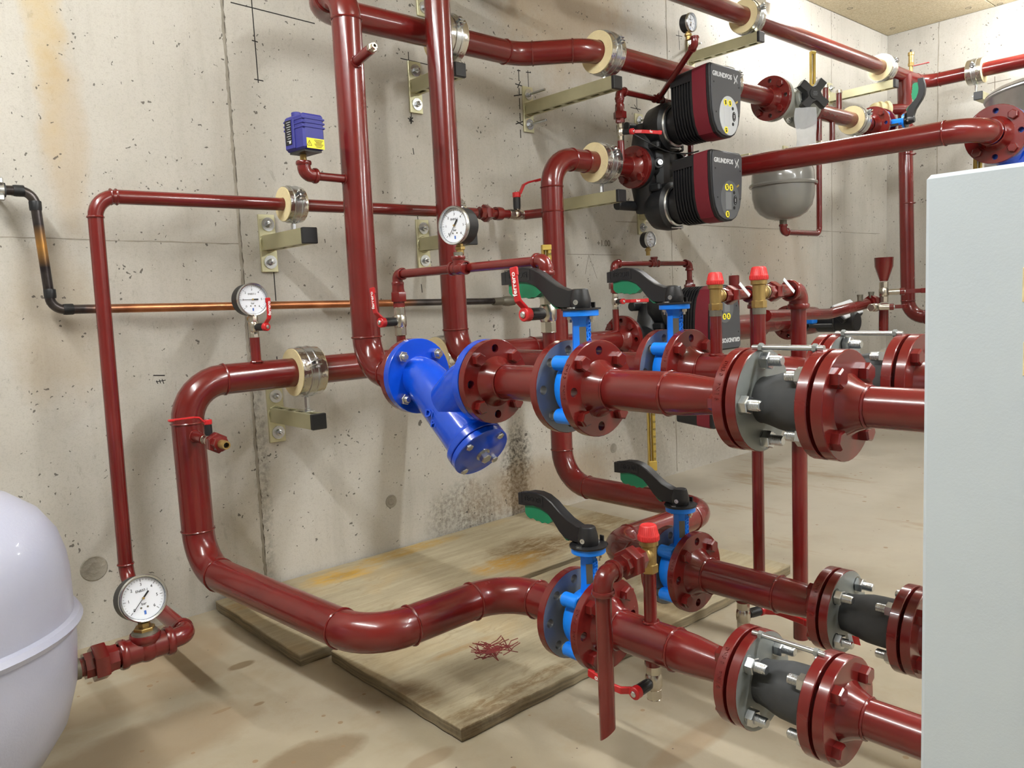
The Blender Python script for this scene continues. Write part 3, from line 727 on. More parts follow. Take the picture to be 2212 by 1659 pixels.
def thermometer(P, L_, face, label, writing=True, k=1.):
    "V-shaped gilt stem thermometer standing on P, looking along face"
    P = V(P); f = V(face).normalized(); sd = V((0, 0, 1)).cross(f); t = thing('thermometer', label, 'thermometer', P, 'gilt stem thermometers')
    g = G().lathe([(0, 0), (.011 * k, 0), (.0125 * k, .001), (.0125 * k, .011), (.011 * k, .012), (0, .012)], 6, T(*P)); g.cyl(T(*P), .0075 * k, -.012, .026, 16)
    put('connector', g, 'brass', t)
    def B(dx, dy, z, sx, sy, sz, c=.001): return fr(P + sd * dx + f * dy + V((0, 0, z)), f, sd), sx, sz, sy, c
    g = G()
    g.box(*B(0, 0, .026 + .014, .026 * k, .02, .03)); put('foot_block', g, 'yellow', t)
    w_ = .024 * k; z0 = .05; hh = L_ - z0
    back = put('scale_case', G().box(*B(0, -.006, z0 + hh / 2, w_, .006, hh)).box(*B(-w_ / 2 + .0012, 0, z0 + hh / 2, .0024, .014, hh)).box(*B(w_ / 2 - .0045, .001, z0 + hh / 2, .009 * k, .009, hh)).box(*B(0, 0, L_ - .004, w_ + .001, .016, .014)), 'yellow', t)
    put('capillary', G().cyl(fr(P + sd * -.003 * k + f * .001 + V((0, 0, z0)), (0, 0, 1)), .0022, 0, hh - .01, 10), 'nickel', t)
    n = 7
    g = G()
    for i in range(n * 5): g.box(*B(w_ / 2 - .0045, .0057, z0 + .004 + (hh - .02) * i / (n * 5), .002 if i % 5 else .004, .0002, .0005, 0))
    q = put('scale_marks', g, 'ink', t); q['kind'] = 'stuff'
    if writing:
        for i, s_ in enumerate(('0', '10', '20', '30', '40', '50', '60')):
            text(s_, .0095 * k, back, fr(P + sd * (w_ / 2 - .0045) + f * .006 + V((0, 0, z0 + .012 + (hh - .034) * i / 6)), f, sd), 'ink')
    return t
def butterfly(P, ax, up, lev, label, R=.0925, br=.0725, lug=.0145, lift=True, k=1.0, word=True, wd=.046):
    "wafer butterfly valve: P centre, ax pipe direction, up stem direction, lev direction of the hand lever"
    P = V(P); ax = V(ax).normalized(); up = V(up).normalized(); lv = V(lev).normalized(); sd = up.cross(lv)
    t = thing('butterfly_valve', label, 'valve', P, 'blue butterfly valves with black levers'); m = fr(P, ax, up); h = wd / 2
    g = G().lathe([(.031, -h), (.057, -h), (.061, -h * .6), (.061, h * .6), (.057, h), (.031, h), (.031, -h)], 36)
    for q in range(4):
        a = pi / 4 + q * pi / 2; c = V((br * cos(a), br * sin(a), 0))
        g.cyl(T(*c), lug, -h * .92, h * .92, 22, ch=.002); g.box(Matrix.Rotation(a, 4, 'Z') @ T(br - .014, 0, 0), .026, .018, wd * .8, .003)
    put('valve_body', g, 'azure', t, m)
    put('seat_ring', G().lathe([(.028, -h - .0012), (.052, -h - .0012), (.052, h + .0012), (.028, h + .0012), (.028, -h - .0012)], 32), 'steel', t, m)
    g = G().cyl(m @ T(0, 0, 0), .029, -.003, .003, 28); put('valve_disc', g, 'steel', t)
    um = fr(P, up, sd)
    r0 = [(.0, .05), (.021, .05), (.0185, .072), (.0175, .128), (.022, .138), (0, .138)]
    nk = put('neck', G().lathe(r0, 8, um, rot=pi / 8), 'azure', t, ang=25)
    if word:
        for s_ in (1,):
            text('TECOFI', .0155, nk, fr(P + up * .1 + (-lv) * .0172, -lv, -up), 'azure', .0012, bold=.0004)
    put('neck_flange', G().cyl(um, .0345, .138, .150, 32, ch=.001), 'azure', t)
    g = G().cyl(um, .0375, .150, .1535, 36)
    for i in range(9):
        a = radians(-40 + i * 10); g.box(um @ Matrix.Rotation(a + pi, 4, 'Z') @ T(.038, 0, .1518), .004, .003, .0033)
    g.box(um @ Matrix.Rotation(radians(-90), 4, 'Z') @ T(.0375, 0, .158), .003, .010, .012); g.box(um @ Matrix.Rotation(radians(175), 4, 'Z') @ T(.0375, 0, .158), .003, .010, .012)
    put('notch_plate', g, 'black', t)
    for e in (-1, 1):
        c = P + lv * (.0) + sd * (e * .027)
        g = G().cyl(fr(c + up * .1535, up), .0062, 0, .0025, 14); put('plate_screw', g, 'zinc', t)
        c2 = P - lv * .0 + (lv * .026 * e)
        g = G().lathe([(0, 0), (.0065, 0), (.0065, .006), (0, .006)], 6, fr(c2 + up * .138, -up)); g.cyl(fr(c2 + up * .138, -up), .0035, 0, .012, 10); put('flange_nut', g, 'nickel', t)
    hb = put('lever_hub', G().lathe([(0, .1535), (.0195, .1535), (.0205, .155), (.0205, .170), (.0155, .189), (.0135, .1905), (0, .1905)], 28, um), 'black', t)
    put('hub_screw', G().lathe([(.0022, 0), (.005, 0), (.005, .003), (.0022, .003), (.0022, .001), (0, .001)], 14, fr(P + up * .165 + sd * .0195 - lv * .004, sd - lv * .3)), 'zinc', t)
    LX = .88
    top = [(-.004, .034), (.02, .034), (.05, .043), (.075, .057), (.10, .073), (.125, .083), (.15, .0865), (.18, .085), (.2, .080), (.216, .078)]
    bot = [(.216, .053), (.19, .054), (.165, .058), (.14, .056), (.115, .047), (.095, .033), (.075, .014), (.058, .004), (.04, .002), (-.004, .002)]
    lm = Matrix.Translation(P + up * .1535) @ Matrix(((lv.x, up.x, -sd.x, 0), (lv.y, up.y, -sd.y, 0), (lv.z, up.z, -sd.z, 0), (0, 0, 0, 1)))
    # local x along lever, y up, z = x cross y = lv cross up = -sd
    lvr = put('lever', G().prism([(x * LX, y) for x, y in top + bot], -.0125, .0125, lm, ch=.002), 'black', t, ang=30)
    tr = [(.19, .057), (.196, .052), (.196, .036), (.188, .029), (.178, .026), (.168, .0285), (.158, .0245), (.148, .026), (.138, .0225), (.128, .0255), (.118, .0245), (.108, .030), (.10, .034), (.086, .022), (.072, .008), (.06, .0), (.052, .0), (.06, .008), (.09, .036), (.115, .05), (.14, .058), (.165, .06)]
    put('trigger', G().prism([(x * LX, y) for x, y in tr], -.0085, .0085, lm), 'green', t)
    if word:
        text('TECOFI', .0155, lvr, fr(P + up * (.1535 + .0705) + lv * .165 * LX + sd * .0126, sd, -lv), 'satin', .0009, bold=.0003)
        g = G()
        for (cx, cy, sx, sy) in ((.165, .0822, .058, .001), (.165, .0588, .058, .001), (.133, .0705, .001, .0238), (.197, .0705, .001, .0238)): g.box(lm @ T(.165 * LX + (cx - .165), cy, -.0126), sx, sy, .0012)
        put('raised_frame', g, 'black', lvr)
    put('type_plate', G().box(fr(P + up * .098 + sd * .0118 - lv * .0118, sd - lv, up), .04, .013, .001), 'tin', t)
    for q in range(4):
        a = pi / 4 + q * pi / 2
        put('stud', G().cyl(m @ T(br * cos(a), br * sin(a), 0), .0078, h, h + .006, 12, ch=.001), 'steel', t)
    return t
def rubber_joint(P, ax, L_, label, R=.0825, br=.0625, nr=.03, rot0=0., rot1=pi / 4, rod=None, th=.018, tags=None, pw=.017):
    "P centre of the first flange's outer face; runs along ax for L_ between the outer faces of its two flanges"
    P = V(P); ax = V(ax).normalized(); t = thing('rubber_joint', label, 'pipe joint', P, 'rubber expansion joints between flanges')
    for i, (c, d, rot) in enumerate(((P, ax, rot0), (P + ax * L_, -ax, rot1))):
        m = fr(c, d, (0, 0, 1))
        me = cached(('joint_flange', R, th, rot), lambda: disc_holes(R, .037, 0, th, 4, .009, br, rot=rot, face_mi=1, rim_mi=1), ('steel', 'red'))
        fl = link('joint_flange', me, t, m)
        nuts(fl, m, br, 4, rot, th, me='long_nut')
        put('seal_ring', G().lathe([(R * .4, -.0058), (R * .72, -.0058), (R * .72, -.0002), (R * .4, -.0002), (R * .4, -.0058)], 30), 'rubber', t, m)
    m = fr(P, ax); a = th; b = L_ - th; w_ = b - a
    g = G().lathe([(.036, a - .004), (.0365, a), (.037, a + w_ * .06), (.0395, a + w_ * .18), (.044, a + w_ * .34), (.0452, a + w_ * .4), (.0458, a + w_ * .42), (.0462, a + w_ * .46), (.0470, a + w_ * .6), (.0475, a + w_ * .78), (.0482, a + w_ * .8), (.0482, a + w_ * .86), (.047, a + w_ * .9), (.045, b + .002), (.0, b + .002)], 40)
    put('rubber_bellows', g, 'rubber', t, m)
    if rod is not None:
        r = V(rod); g = G().cyl(fr(P + r + ax * (th * .4), ax), .0042, 0, L_ - th * .8, 12); put('tie_rod', g, 'zinc', t)
        for q in (P + r + ax * (th + .001), P + r + ax * (L_ - th - .006)): put('rod_tab', G().lathe([(0, 0), (.007, 0), (.007, .006), (0, .006)], 6, fr(q, ax)), 'steel', t)
    return t

# ================================================================ the four pipe runs to the boilers
ZU, ZL, X1, X2 = .66, .192, 1.12, 1.48
# --- riser A, bends back to the wall at the top and goes on along it
t = thing('heating_pipe', 'red riser left of the blue strainer, bent at the top to run along the wall', 'pipe', (X1, -.37, ZU))
pipe(t, [(X1, -.53, ZU), (X1, -.37, ZU), (X1, -.37, 1.65), (X1, -.20, 1.65), (1.87, -.20, 1.65), (2.04, -.37, 1.65), (3.15, -.37, 1.645)], .038, [.095, .083, .083, .13, .13])
flange(t, (X1, -.585, ZU), (0, 1, 0), bolts=4)
flange(t, (3.20, -.37, 1.645), (-1, 0, 0))
put('stub', G().tube([(X1, -.40, 1.455), (X1 + .0, -.475, 1.468)], .013, 18), 'red', t)
weld(t, (X1, -.407, 1.456), (0, -1, .17), .014)
q = put('stub_nipple', G().lathe([(.005, 0), (.0115, 0), (.013, .002), (.013, .012), (.0115, .014), (.0085, .014), (.0085, .022), (.0045, .022), (.0045, .004), (0, .004)], 6, fr((X1, -.473, 1.468), (0, -1, .17))), 'nickel', t); q['label'] = 'nickel plated hose nipple on the stub'
put('branch', G().tube([(1.09, -.37, 1.166), (.985, -.37, 1.168)], .0108, 18), 'red', t); weld(t, (1.083, -.37, 1.166), (1, 0, 0), .012)
elbow_fit(t, (.972, -.37, 1.168), (1, 0, 0), (0, 0, 1), .0138)
# pressure switch on that branch
t = thing('pressure_switch', 'violet blue pressure switch box with a yellow sticker on the bent red branch', 'switch', (.972, -.37, 1.2))
put('threaded_stem', G().cyl(T(.972, -.37, 0), .0105, 1.193, 1.204, 6).cyl(T(.972, -.37, 0), .008, 1.203, 1.226, 14), 'brass', t)
sw = Matrix.Translation((.972, -.385, 1.264)) @ Matrix.Rotation(radians(6), 4, 'Z')
g = G(); bw, bd, bh = .060, .082, .084
g.box(sw, bw, bd, bh, .005)
for z in (.010, .020, .030): g.box(sw @ T(0, 0, z), bw + .003, bd + .003, .0045, .001)
g.cyl(sw @ T(-.012, .012, bh / 2 - .001), .012, 0, .011, 20, ch=.001)
g.box(sw @ T(-.0305, .016, -.002), .006, .040, .072, .002)
put('housing', g, 'switch', t)
put('scale_window', G().box(sw @ T(-.0342, .018, .002), .001, .026, .058), 'ink', t)
g = G()
for i in range(9): g.box(sw @ T(-.0349, .018 - .003, -.018 + i * .0055), .0004, .012 if i % 2 else .018, .0012)
g.box(sw @ T(-.0349, .012, -.021), .0004, .008, .007)
q = put('scale_print', g, 'silverink', t); q['kind'] = 'stuff'
st = put('warning_sticker', G().box(sw @ T(.0015, -bd / 2 - .0008, -.029), .050, .0006, .024), 'label', t)
g = G(); fm = sw @ fr((0, -bd / 2 - .0014, -.029), (0, -1, 0), (1, 0, 0))
for i in range(6): g.box(fm @ T(.010, .008 - i * .0032, 0), .026 - (i % 3) * .005, .0011, .0003)
for (a, b) in (((-.023, -.006), (-.010, -.006)), ((-.010, -.006), (-.0165, .006)), ((-.0165, .006), (-.023, -.006))):
    A, B = V((*a, 0)), V((*b, 0)); g.box(fm @ fr((A + B) / 2, (0, 0, 1), B - A), (B - A).length, .001, .0003)
g.box(fm @ T(-.0165, -.001, 0), .001, .006, .0003)
q = put('sticker_print', g, 'ink', st)
put('base_plate', G().box(sw @ T(0, 0, -bh / 2 - .002), bw * .8, bd * .8, .006), 'black', t)
# --- strainer
FA, FB = -.585, -.873
t = thing('strainer', 'cobalt blue cast iron Y strainer bolted between two red flanges', 'strainer', (X1, (FA + FB) / 2, ZU))
def bflange():
    g = disc_holes(.0925, .03, 0, .02, 4, .009, .0725, rot=pi / 4); return g
for y, d in ((FA, -1), (FB, 1)):
    m = fr((X1, y, ZU), (0, d, 0), (0, 0, 1)); fl = link('strainer_flange', cached('strainer_flange', bflange, 'blue'), t, m)
    nuts(fl, m, .0725, 4, pi / 4, .02)
    put('gasket', G().lathe([(.03, -.003), (.064, -.003), (.064, 0), (.03, 0), (.03, -.003)], 28), 'rubber', t, m)
cv = V((X1, -.820, .502)); c0 = V((X1, -.600, ZU + .012)); ba = (cv - c0).normalized()
g = G()
path, _ = arcpath([V((X1, FA - .01, ZU)), V((X1, FA - .034, ZU)), cv - ba * .12, cv - ba * .07, cv - ba * .035], [.10, .2, .2], 9)
n = len(path); rr = []
for i, p in enumerate(path):
    s = i / (n - 1); rr.append(.046 + .005 * sin(pi * min(1, s * 1.6)) + max(0, s - .3) * .021)
g.tube(path, rr, 32)
path, _ = arcpath([V((X1, FB + .01, ZU)), V((X1, FB + .065, ZU + .002)), V((X1, FB + .14, ZU - .055))], .09, 8)
n = len(path); g.tube(path, [.047 + .010 * (i / (n - 1)) for i in range(n)], 32)
g.ball(c0 + ba * .115, .0535, 24, 1, 1.12, 1)
g.lathe([(.059, -.06), (.0605, -.036), (.066, -.024), (.066, -.02)], 36, fr(cv, ba))
put('strainer_body', g, 'blue', t)
cm = fr(cv, ba, (0, 0, 1))
put('cover_flange', G().lathe([(.055, -.024), (.069, -.024), (.0705, -.022), (.0705, -.007), (.069, -.0055), (.04, -.0055)], 44, cm), 'blue', t)
cov = put('cover', G().lathe([(.04, -.003), (.069, -.003), (.0705, -.0015), (.0705, .011), (.069, .0125), (.050, .0125), (.044, .0165), (0, .018)], 44, cm), 'blue', t)
for k in range(4):
    a = pi / 4 + .25 + k * pi / 2; put('cover_bolt', cached('cover_bolt_head', lambda: G().lathe([(0, 0), (.0095, 0), (.0095, .005), (.0075, .0068), (0, .0068)], 6), 'zinc'), 'zinc', cov, cm @ T(.058 * cos(a), .058 * sin(a), .0125) @ Matrix.Rotation(k, 4, 'Z'))
pm = cm @ T(.0, .0, .017)
put('drain_plug', G().lathe([(.0165, 0), (.0165, .003), (.0125, .003), (.0125, .006), (.0138, .007), (.0138, .017), (.012, .0185), (0, .0185)], 6, pm).lathe([(.0175, -.001), (.0175, .0028), (0, .0028)], 24, pm), 'zinc', t)
bd = t
s1 = V((-1, -.15, 0)).normalized()
pp = c0 + ba * .168; nn = V((-1, -.30, .25)).normalized(); rd = V((0, -1, .05))
text('DN65', .024, bd, fr(pp + nn * .0555 + V((0, .012, .0)), nn, rd), 'blue', .005, bold=.0006)
text('PN16', .022, bd, fr(pp + nn * .0545 + V((.002, .002, -.024)), nn, rd), 'blue', .006, bold=.0006)
text('GG25', .02, bd, fr(V((X1 - .0465, FB + .036, ZU + .002)), (-1, 0, 0), (0, -1, 0)), 'blue', .0035, bold=.0006)
# --- short spool strainer .. valve
t = thing('heating_pipe', 'short red flanged spool between the blue strainer and the upper front butterfly valve', 'pipe', (X1, -1.0, ZU))
V1, V2 = -1.115, -1.178
pipe(t, [(X1, -.93, ZU), (X1, -1.07, ZU)], .038)
flange(t, (X1, FB - .003, ZU), (0, -1, 0)); flange(t, (X1, V1, ZU), (0, 1, 0), face='bluesteel', bolts=0)
put('stub', G().tube([(X1 + .022, -1.04, ZU + .02), (X1 + .022, -1.04, .768)], .0135, 18), 'red', t); weld(t, (X1 + .022, -1.04, ZU + .033), (0, 0, 1), .0145)
up = (0, 0, 1)
butterfly((X1, -1.152, ZU), (0, 1, 0), up, (-.13, 1, 0), 'blue butterfly valve, black lever with green trigger, upper row beside the blue strainer')
JS = []
def boiler_run(x, z, v2, jp, L_, fl_brot, label, jlabel, joint_rot, rod, stubs=(), yend=-2.75, red0=-1.36):
    t = thing('heating_pipe', label, 'pipe', (x, v2, z))
    pts = [(x, v2 - .045, z), (x, red0, z), (x, red0 - .035, z), (x, red0 - .085, z), (x, jp + .05, z)]
    put('pipe_body', G().tube(pts, [.038, .038, .0365, .031, .030], 32), 'red', t)
    weld(t, (x, red0, z), (0, 1, 0), .038)
    fl, fm = flange(t, (x, v2, z), (0, -1, 0)); rim_text(fl, fm, .0925, .009, 'DN65 PN16', 1.0, .0095, sg=-1)
    fl, fm = flange(t, (x, jp + .006, z), (0, 1, 0), R=.0825, rp=.030, br=.0625, brot=fl_brot, neck=.028, nh=4, hrot=fl_brot); rim_text(fl, fm, .0825, .009, 'DN50 PN16', -.7, .0095)
    J = rubber_joint((x, jp, z), (0, -1, 0), L_, jlabel, rot0=fl_brot, rod=rod)
    JS.append(J); return t
r1 = boiler_run(X1, ZU, V2, -1.522, .131, 0, 'thick red tapered pipe between the upper front butterfly valve and the near rubber joint', 'grey rubber joint nearest the cabinet in the upper row, with tie rod on top', 0, (-.012, 0, .084))
r3 = boiler_run(X1, ZL, V2 - .002, -1.515, .138, pi / 4, 'red tapered pipe low over the floor carrying the front red capped safety valve', 'grey rubber joint low over the floor at the front, with tie rod on top', pi / 4, (-.012, 0, .084))
r2 = boiler_run(X2, ZU, -1.132, -1.482, .138, 0, 'red tapered pipe of the upper rear run carrying two red capped safety valves', 'rubber joint of the upper rear run half hidden behind the near joint', 0, (-.012, 0, .084))
r4 = boiler_run(X2, ZL, -1.136, -1.486, .146, pi / 4, 'red tapered pipe of the lower rear run behind the two discharge pipes', 'black rubber joint of the lower rear run with a small red and white sticker', pi / 4, None)
p = at(1852, 1378, x=X2 - .042)
stk = put('maker_sticker', G().box(fr(p + V((-.004, 0, -.004)), (-1, 0, -.45), (0, -1, 0)), .013, .020, .0008), 'handle', JS[3]); put('sticker_end', G().box(fr(p + V((-.004, .011, -.003)), (-1, 0, -.45), (0, -1, 0)), .008, .020, .0009), 'keypad', JS[3])
TAIL = []
for x, z, y, lab in ((X1, ZU, -1.659, 'thick red pipe leaving the upper near rubber joint and passing behind the cabinet'), (X1, ZL, -1.659, 'thick red pipe at the bottom passing from the front rubber joint behind the cabinet'),
                (X2, ZU, -1.626, 'red pipe of the upper rear run going behind the cabinet edge'), (X2, ZL, -1.638, 'red pipe of the lower rear run going behind the cabinet edge')):
    t = thing('heating_pipe', lab, 'pipe', (x, y, z)); TAIL.append(t); pipe(t, [(x, y - .04, z), (x, -2.8, z)], .030)
    flange(t, (x, y, z), (0, -1, 0), R=.0825, rp=.030, br=.0625, neck=.03, nh=4, hrot=pi / 4)
# --- riser B
t = thing('heating_pipe', 'red riser coming straight down behind the round gauge, turning off behind the blue strainer', 'pipe', (X2, -.295, ZU))
pipe(t, [(X2 - .01, -.295, H), (X2, -.295, ZU), (X2, -1.02, ZU)], .038); flange(t, (X2, -1.075, ZU), (0, 1, 0), face='bluesteel', bolts=0)
put('stub', G().tube([(X2, -.70, ZU + .03), (X2, -.70, .758)], .0115, 18), 'red', t); weld(t, (X2, -.70, ZU + .038), (0, 0, 1), .0125)
butterfly((X2, -1.106, ZU), (0, 1, 0), up, (0, 1, 0), 'blue butterfly valve, black lever with green trigger, upper row in front of the lower pump')
thermometer((X2, -.70, .768), .205, (-.55, -1, 0), 'gilt stem thermometer standing just behind the upper front valve lever')
# --- pipe E from the lower pump along the wall, down and over the floor
XE = .700
t = thing('heating_pipe', 'thick red pipe bent down at the left, lying low across the wooden boards', 'pipe', (XE, -.19, .6))
pipe(t, [(2.35, -.182, ZU + .005), (XE, -.182, ZU + .005), (XE, -.19, ZL), (.756, -.905, ZL), (X1, -.895, ZL), (X1, -1.06, ZL)], .0395, .1)
flange(t, (2.402, -.182, ZU + .005), (-1, 0, 0)); flange(t, (X1, V1 + .008, ZL), (0, 1, 0), face='bluesteel', bolts=0)
weld(t, (1.90, -.182, ZU + .005), (1, 0, 0), .0395)
put('stub', G().tube([(.889, -.19, ZU + .03), (.889, -.19, .768)], .0135, 18), 'red', t); weld(t, (.889, -.19, ZU + .044), (0, 0, 1), .0145)
butterfly((X1, -1.150, ZL), (0, 1, 0), up, (0, 1, 0), 'blue butterfly valve, black lever with green trigger, low at the front over the wooden boards')
put('drain_stub', G().tube([(XE, -.22, .535), (XE, -.285, .533)], .0125, 18), 'red', t); weld(t, (XE, -.23, .535), (0, 1, 0), .0135)
bv = ball_valve((XE, -.318, .533), (0, 1, 0), (0, 0, 1), (-1, 0, 0), 'drain valve with a red lever on the bent thick pipe at the left', .92, text_on=False, ln=.085)
t = thing('pipe_coupling', 'red hexagon coupling with an open brass nipple on the left drain valve', 'coupling', (XE, -.37, .533))
union(t, (XE, -.362, .533), (0, -1, 0), .0135, k=1.05)
put('open_nipple', G().lathe([(.0065, -.02), (.0065, .016), (.0095, .016), (.0105, .013), (.0105, -.02)], 22, fr((XE, -.405, .533), (0, -1, 0))), 'brass', t)
put('nipple_bore', G().cyl(fr((XE, -.405, .533), (0, -1, 0)), .0065, -.02, .004, 16), 'ink', t)
g_, _e = gauge((.889, -.20, .868), (.04, -1, .02), .0425, 'black cased gauge on the valve at the wall left of the big riser, needle level', 180, stem=.024)
ball_valve((.889, -.19, .795), (0, 0, 1), (.25, -1, 0), (0, 0, 1), 'ball valve with raised red lever under the gauge on the wall', 1., ln=.062)
# --- riser D
XD, YD = 1.950, -.262
t = thing('heating_pipe', 'red riser from a U turn on the floor up to the upper pump', 'pipe', (XD, YD, .19))
pipe(t, [(2.345, YD, 1.312), (XD, YD, 1.312), (XD, YD, ZL - .005), (XD, -.87, ZL - .005), (X2, -.87, ZL), (X2, -1.02, ZL)], .038, [.1, .12, .095, .095])
flange(t, (2.40, YD, 1.312), (-1, 0, 0), R=.078, br=.06, face='red', rp=.036, nh=4, hrot=pi / 4); flange(t, (X2, -1.079, ZL), (0, 1, 0), face='bluesteel', bolts=0)
weld(t, (2.12, YD, 1.312), (1, 0, 0), .038); weld(t, (XD, YD, 1.13), (0, 0, 1), .038)
butterfly((X2, -1.110, ZL), (0, 1, 0), up, (0, 1, 0), 'blue butterfly valve, black lever with green trigger, low at the rear beside the U turn')
put('stub', G().tube([(XD, -.66, ZL + .03), (XD, -.66, .25)], .0115, 16), 'red', t)
thermometer((XD, -.66, .258), .225, (-.75, -1, 0), 'gilt stem thermometer standing on the floor level red pipe behind the rear lever')
# --- gauge bridge over the strainer
ZB = .912
g_, e = gauge((X1 - .004, -.775, 1.008), (-.976, -.20, .0), .0425, 'round gauge in front of the middle riser, on the bridge over the blue strainer', 235, stem=.02)
t = thing('gauge_bridge', 'thin red pipe bridge over the blue strainer carrying a gauge', 'pipe', (X1, -.78, ZB))
YL, YR = -.533, -1.04; XR = X1 + .022
put('pipe_body', G().tube([(X1, YL - .02, ZB), (XR, YR + .02, ZB)], .0108, 18), 'red', t)
elbow_fit(t, (X1, YL, ZB), (0, -1, 0), (0, 0, -1), .0108); elbow_fit(t, (XR, YR, ZB), (0, 1, 0), (0, 0, -1), .0122)
tee_fit(t, (X1, -.782, ZB), (0, 1, 0), (0, 0, 1), .0112)
put('gauge_socket', G().cyl(T(X1, -.782, 0), .0105, ZB + .02, .948, 18), 'tin', t)
put('nipple', G().tube([(X1, YL, ZB - .02), (X1, YL, .822)], .0112, 18), 'red', t); put('nipple', G().tube([(XR, YR, ZB - .02), (XR, YR, .84)], .0125, 18), 'red', t)
union(t, (X1, YL, .856), (0, 0, 1), .0118, k=1.0)
put('stub', G().tube([(X1, YL, ZU + .03), (X1, YL, .766)], .0115, 18), 'red', t)
ball_valve((X1, YL, .795), (0, 0, 1), (-.93, -.1, 0), (0, .1, 1), 'ball valve with raised red lever on the left leg of the gauge bridge', 1.15, ln=.062)
ball_valve((XR, YR, .805), (0, 0, 1), (-.93, -.05, 0), (0, .1, 1), 'ball valve with raised red lever on the right leg of the gauge bridge', 1.3, ln=.06)
# --- safety valves and their discharge pipes
def discharge(P, out, el, zend, label, r=.0165, slant=0, ur=.0122):
    t = thing('discharge_pipe', label, 'pipe', (el[0], el[1], zend))
    out = V(out).normalized(); P = V(P); el = V((el[0], el[1], P.z))
    put('nipple', G().tube([P - out * .004, P + out * .02], r * .8, 16), 'tin', t)
    union(t, P + out * .034, -out, ur, k=1.0)
    put('nipple', G().tube([P + out * .04, el], r * .85, 16), 'red', t)
    elbow_fit(t, el, -out, (0, 0, -1), r * 1.0)
    g = G(); n = 28; vs = []
    for (z, s) in ((el.z - .03, 0), (zend, slant)):
        for rad in (r, r * .86):
            vs += [(el.x + rad * cos(2 * pi * k / n), el.y + rad * sin(2 * pi * k / n), z + s * (cos(2 * pi * k / n) * .5 - sin(2 * pi * k / n) * .87)) for k in range(n)]
    fs = []
    for k in range(n):
        k2 = (k + 1) % n
        fs += [(k, k2, 2 * n + k2, 2 * n + k)[::-1], (n + k, 3 * n + k, 3 * n + k2, n + k2)[::-1], (2 * n + k, 2 * n + k2, 3 * n + k2, 3 * n + k)[::-1], (k, n + k, n + k2, k2)[::-1]]
    g.add(vs, fs); put('drop_pipe', g, 'red', t)
    return t
for (y, base, lab, dl, zend, kk) in ((-1.215, at(1548, 671, x=X2).z, 'left of the two red capped safety valves on the upper rear run', 'red discharge pipe of the left rear safety valve, ending behind the lower rear run', .10, .80),
                                 (-1.32, at(1640, 666, x=X2).z, 'right of the two red capped safety valves on the upper rear run', 'red discharge pipe of the right rear safety valve, reaching almost to the floor', .03, .83)):
    g = G().tube([(X2, y, ZU + .02), (X2, y, base + .002)], .0128, 18); put('stub', g, 'red', r2); weld(r2, (X2, y, ZU + .037), (0, 0, 1), .0138)
    put('thread_seal', G().cyl(T(X2, y, 0), .0138, base - .012, base + .001, 16), 'tin', r2)
    s_, o = safety_valve((X2, y, base), (1, .05, 0), lab, kk)
    d = discharge(o, (1, 0, 0), (1.642, y), zend, dl, .0137 if kk < .82 else .0168)
    put('paper_tag', G().box(fr((o.x + .052, y - .0245, o.z + .011), (.1, -1, .58), (.35, .2, -1)), .036, .015, .0008), 'keypad', d)
y = -1.302; zs3 = at(1402, 1236, x=X1).z
put('stub', G().tube([(X1, y, ZL + .02), (X1, y, zs3 + .002)], .0120, 18), 'red', r3); weld(r3, (X1, y, ZL + .037), (0, 0, 1), .0138)
s_, o = safety_valve((X1, y, zs3), (-1, -.08, 0), 'red capped brass safety valve on the low front pipe', .88)
discharge(o, (-1, -.06, 0), (.978, y - .012), .072, 'front red discharge pipe cut off at a slant above the floor', .0142, .012, .0168)
# --- drain valves under the runs
def drain(root, x, y, z, r, lev, st, label, k=1.15):
    put('drain_stub', G().tube([(x, y, z - .03), (x, y, z - .058)], .0125, 16).lathe([(0, z - .075), (.015, z - .075), (.0165, z - .072), (.0165, z - .06), (0, z - .058)], 18, T(x, y, 0)), 'red', root)
    return ball_valve((x, y, z - .106), (0, 0, 1), st, lev, label, k, ln=.085)
drain(r3, X1, y - .003, ZL + .028, 0, (.08, 1, .06), (-1, -.05, -.02), 'drain valve with a red lever under the low front pipe', 1.12)
drain(r4, X2, -1.272, ZL + .035, 0, (-.1, -1, -.04), (1, -.25, 0), 'drain valve under the lower rear run with its dark red lever to the right', 1.1)
drain(TAIL[2], X2, -1.565 - .13, ZU - .005, 0, (.6, -.8, -.35), (.5, -.8, 0), 'small drain valve with a red lever hanging under the upper rear run by the cabinet', .8)
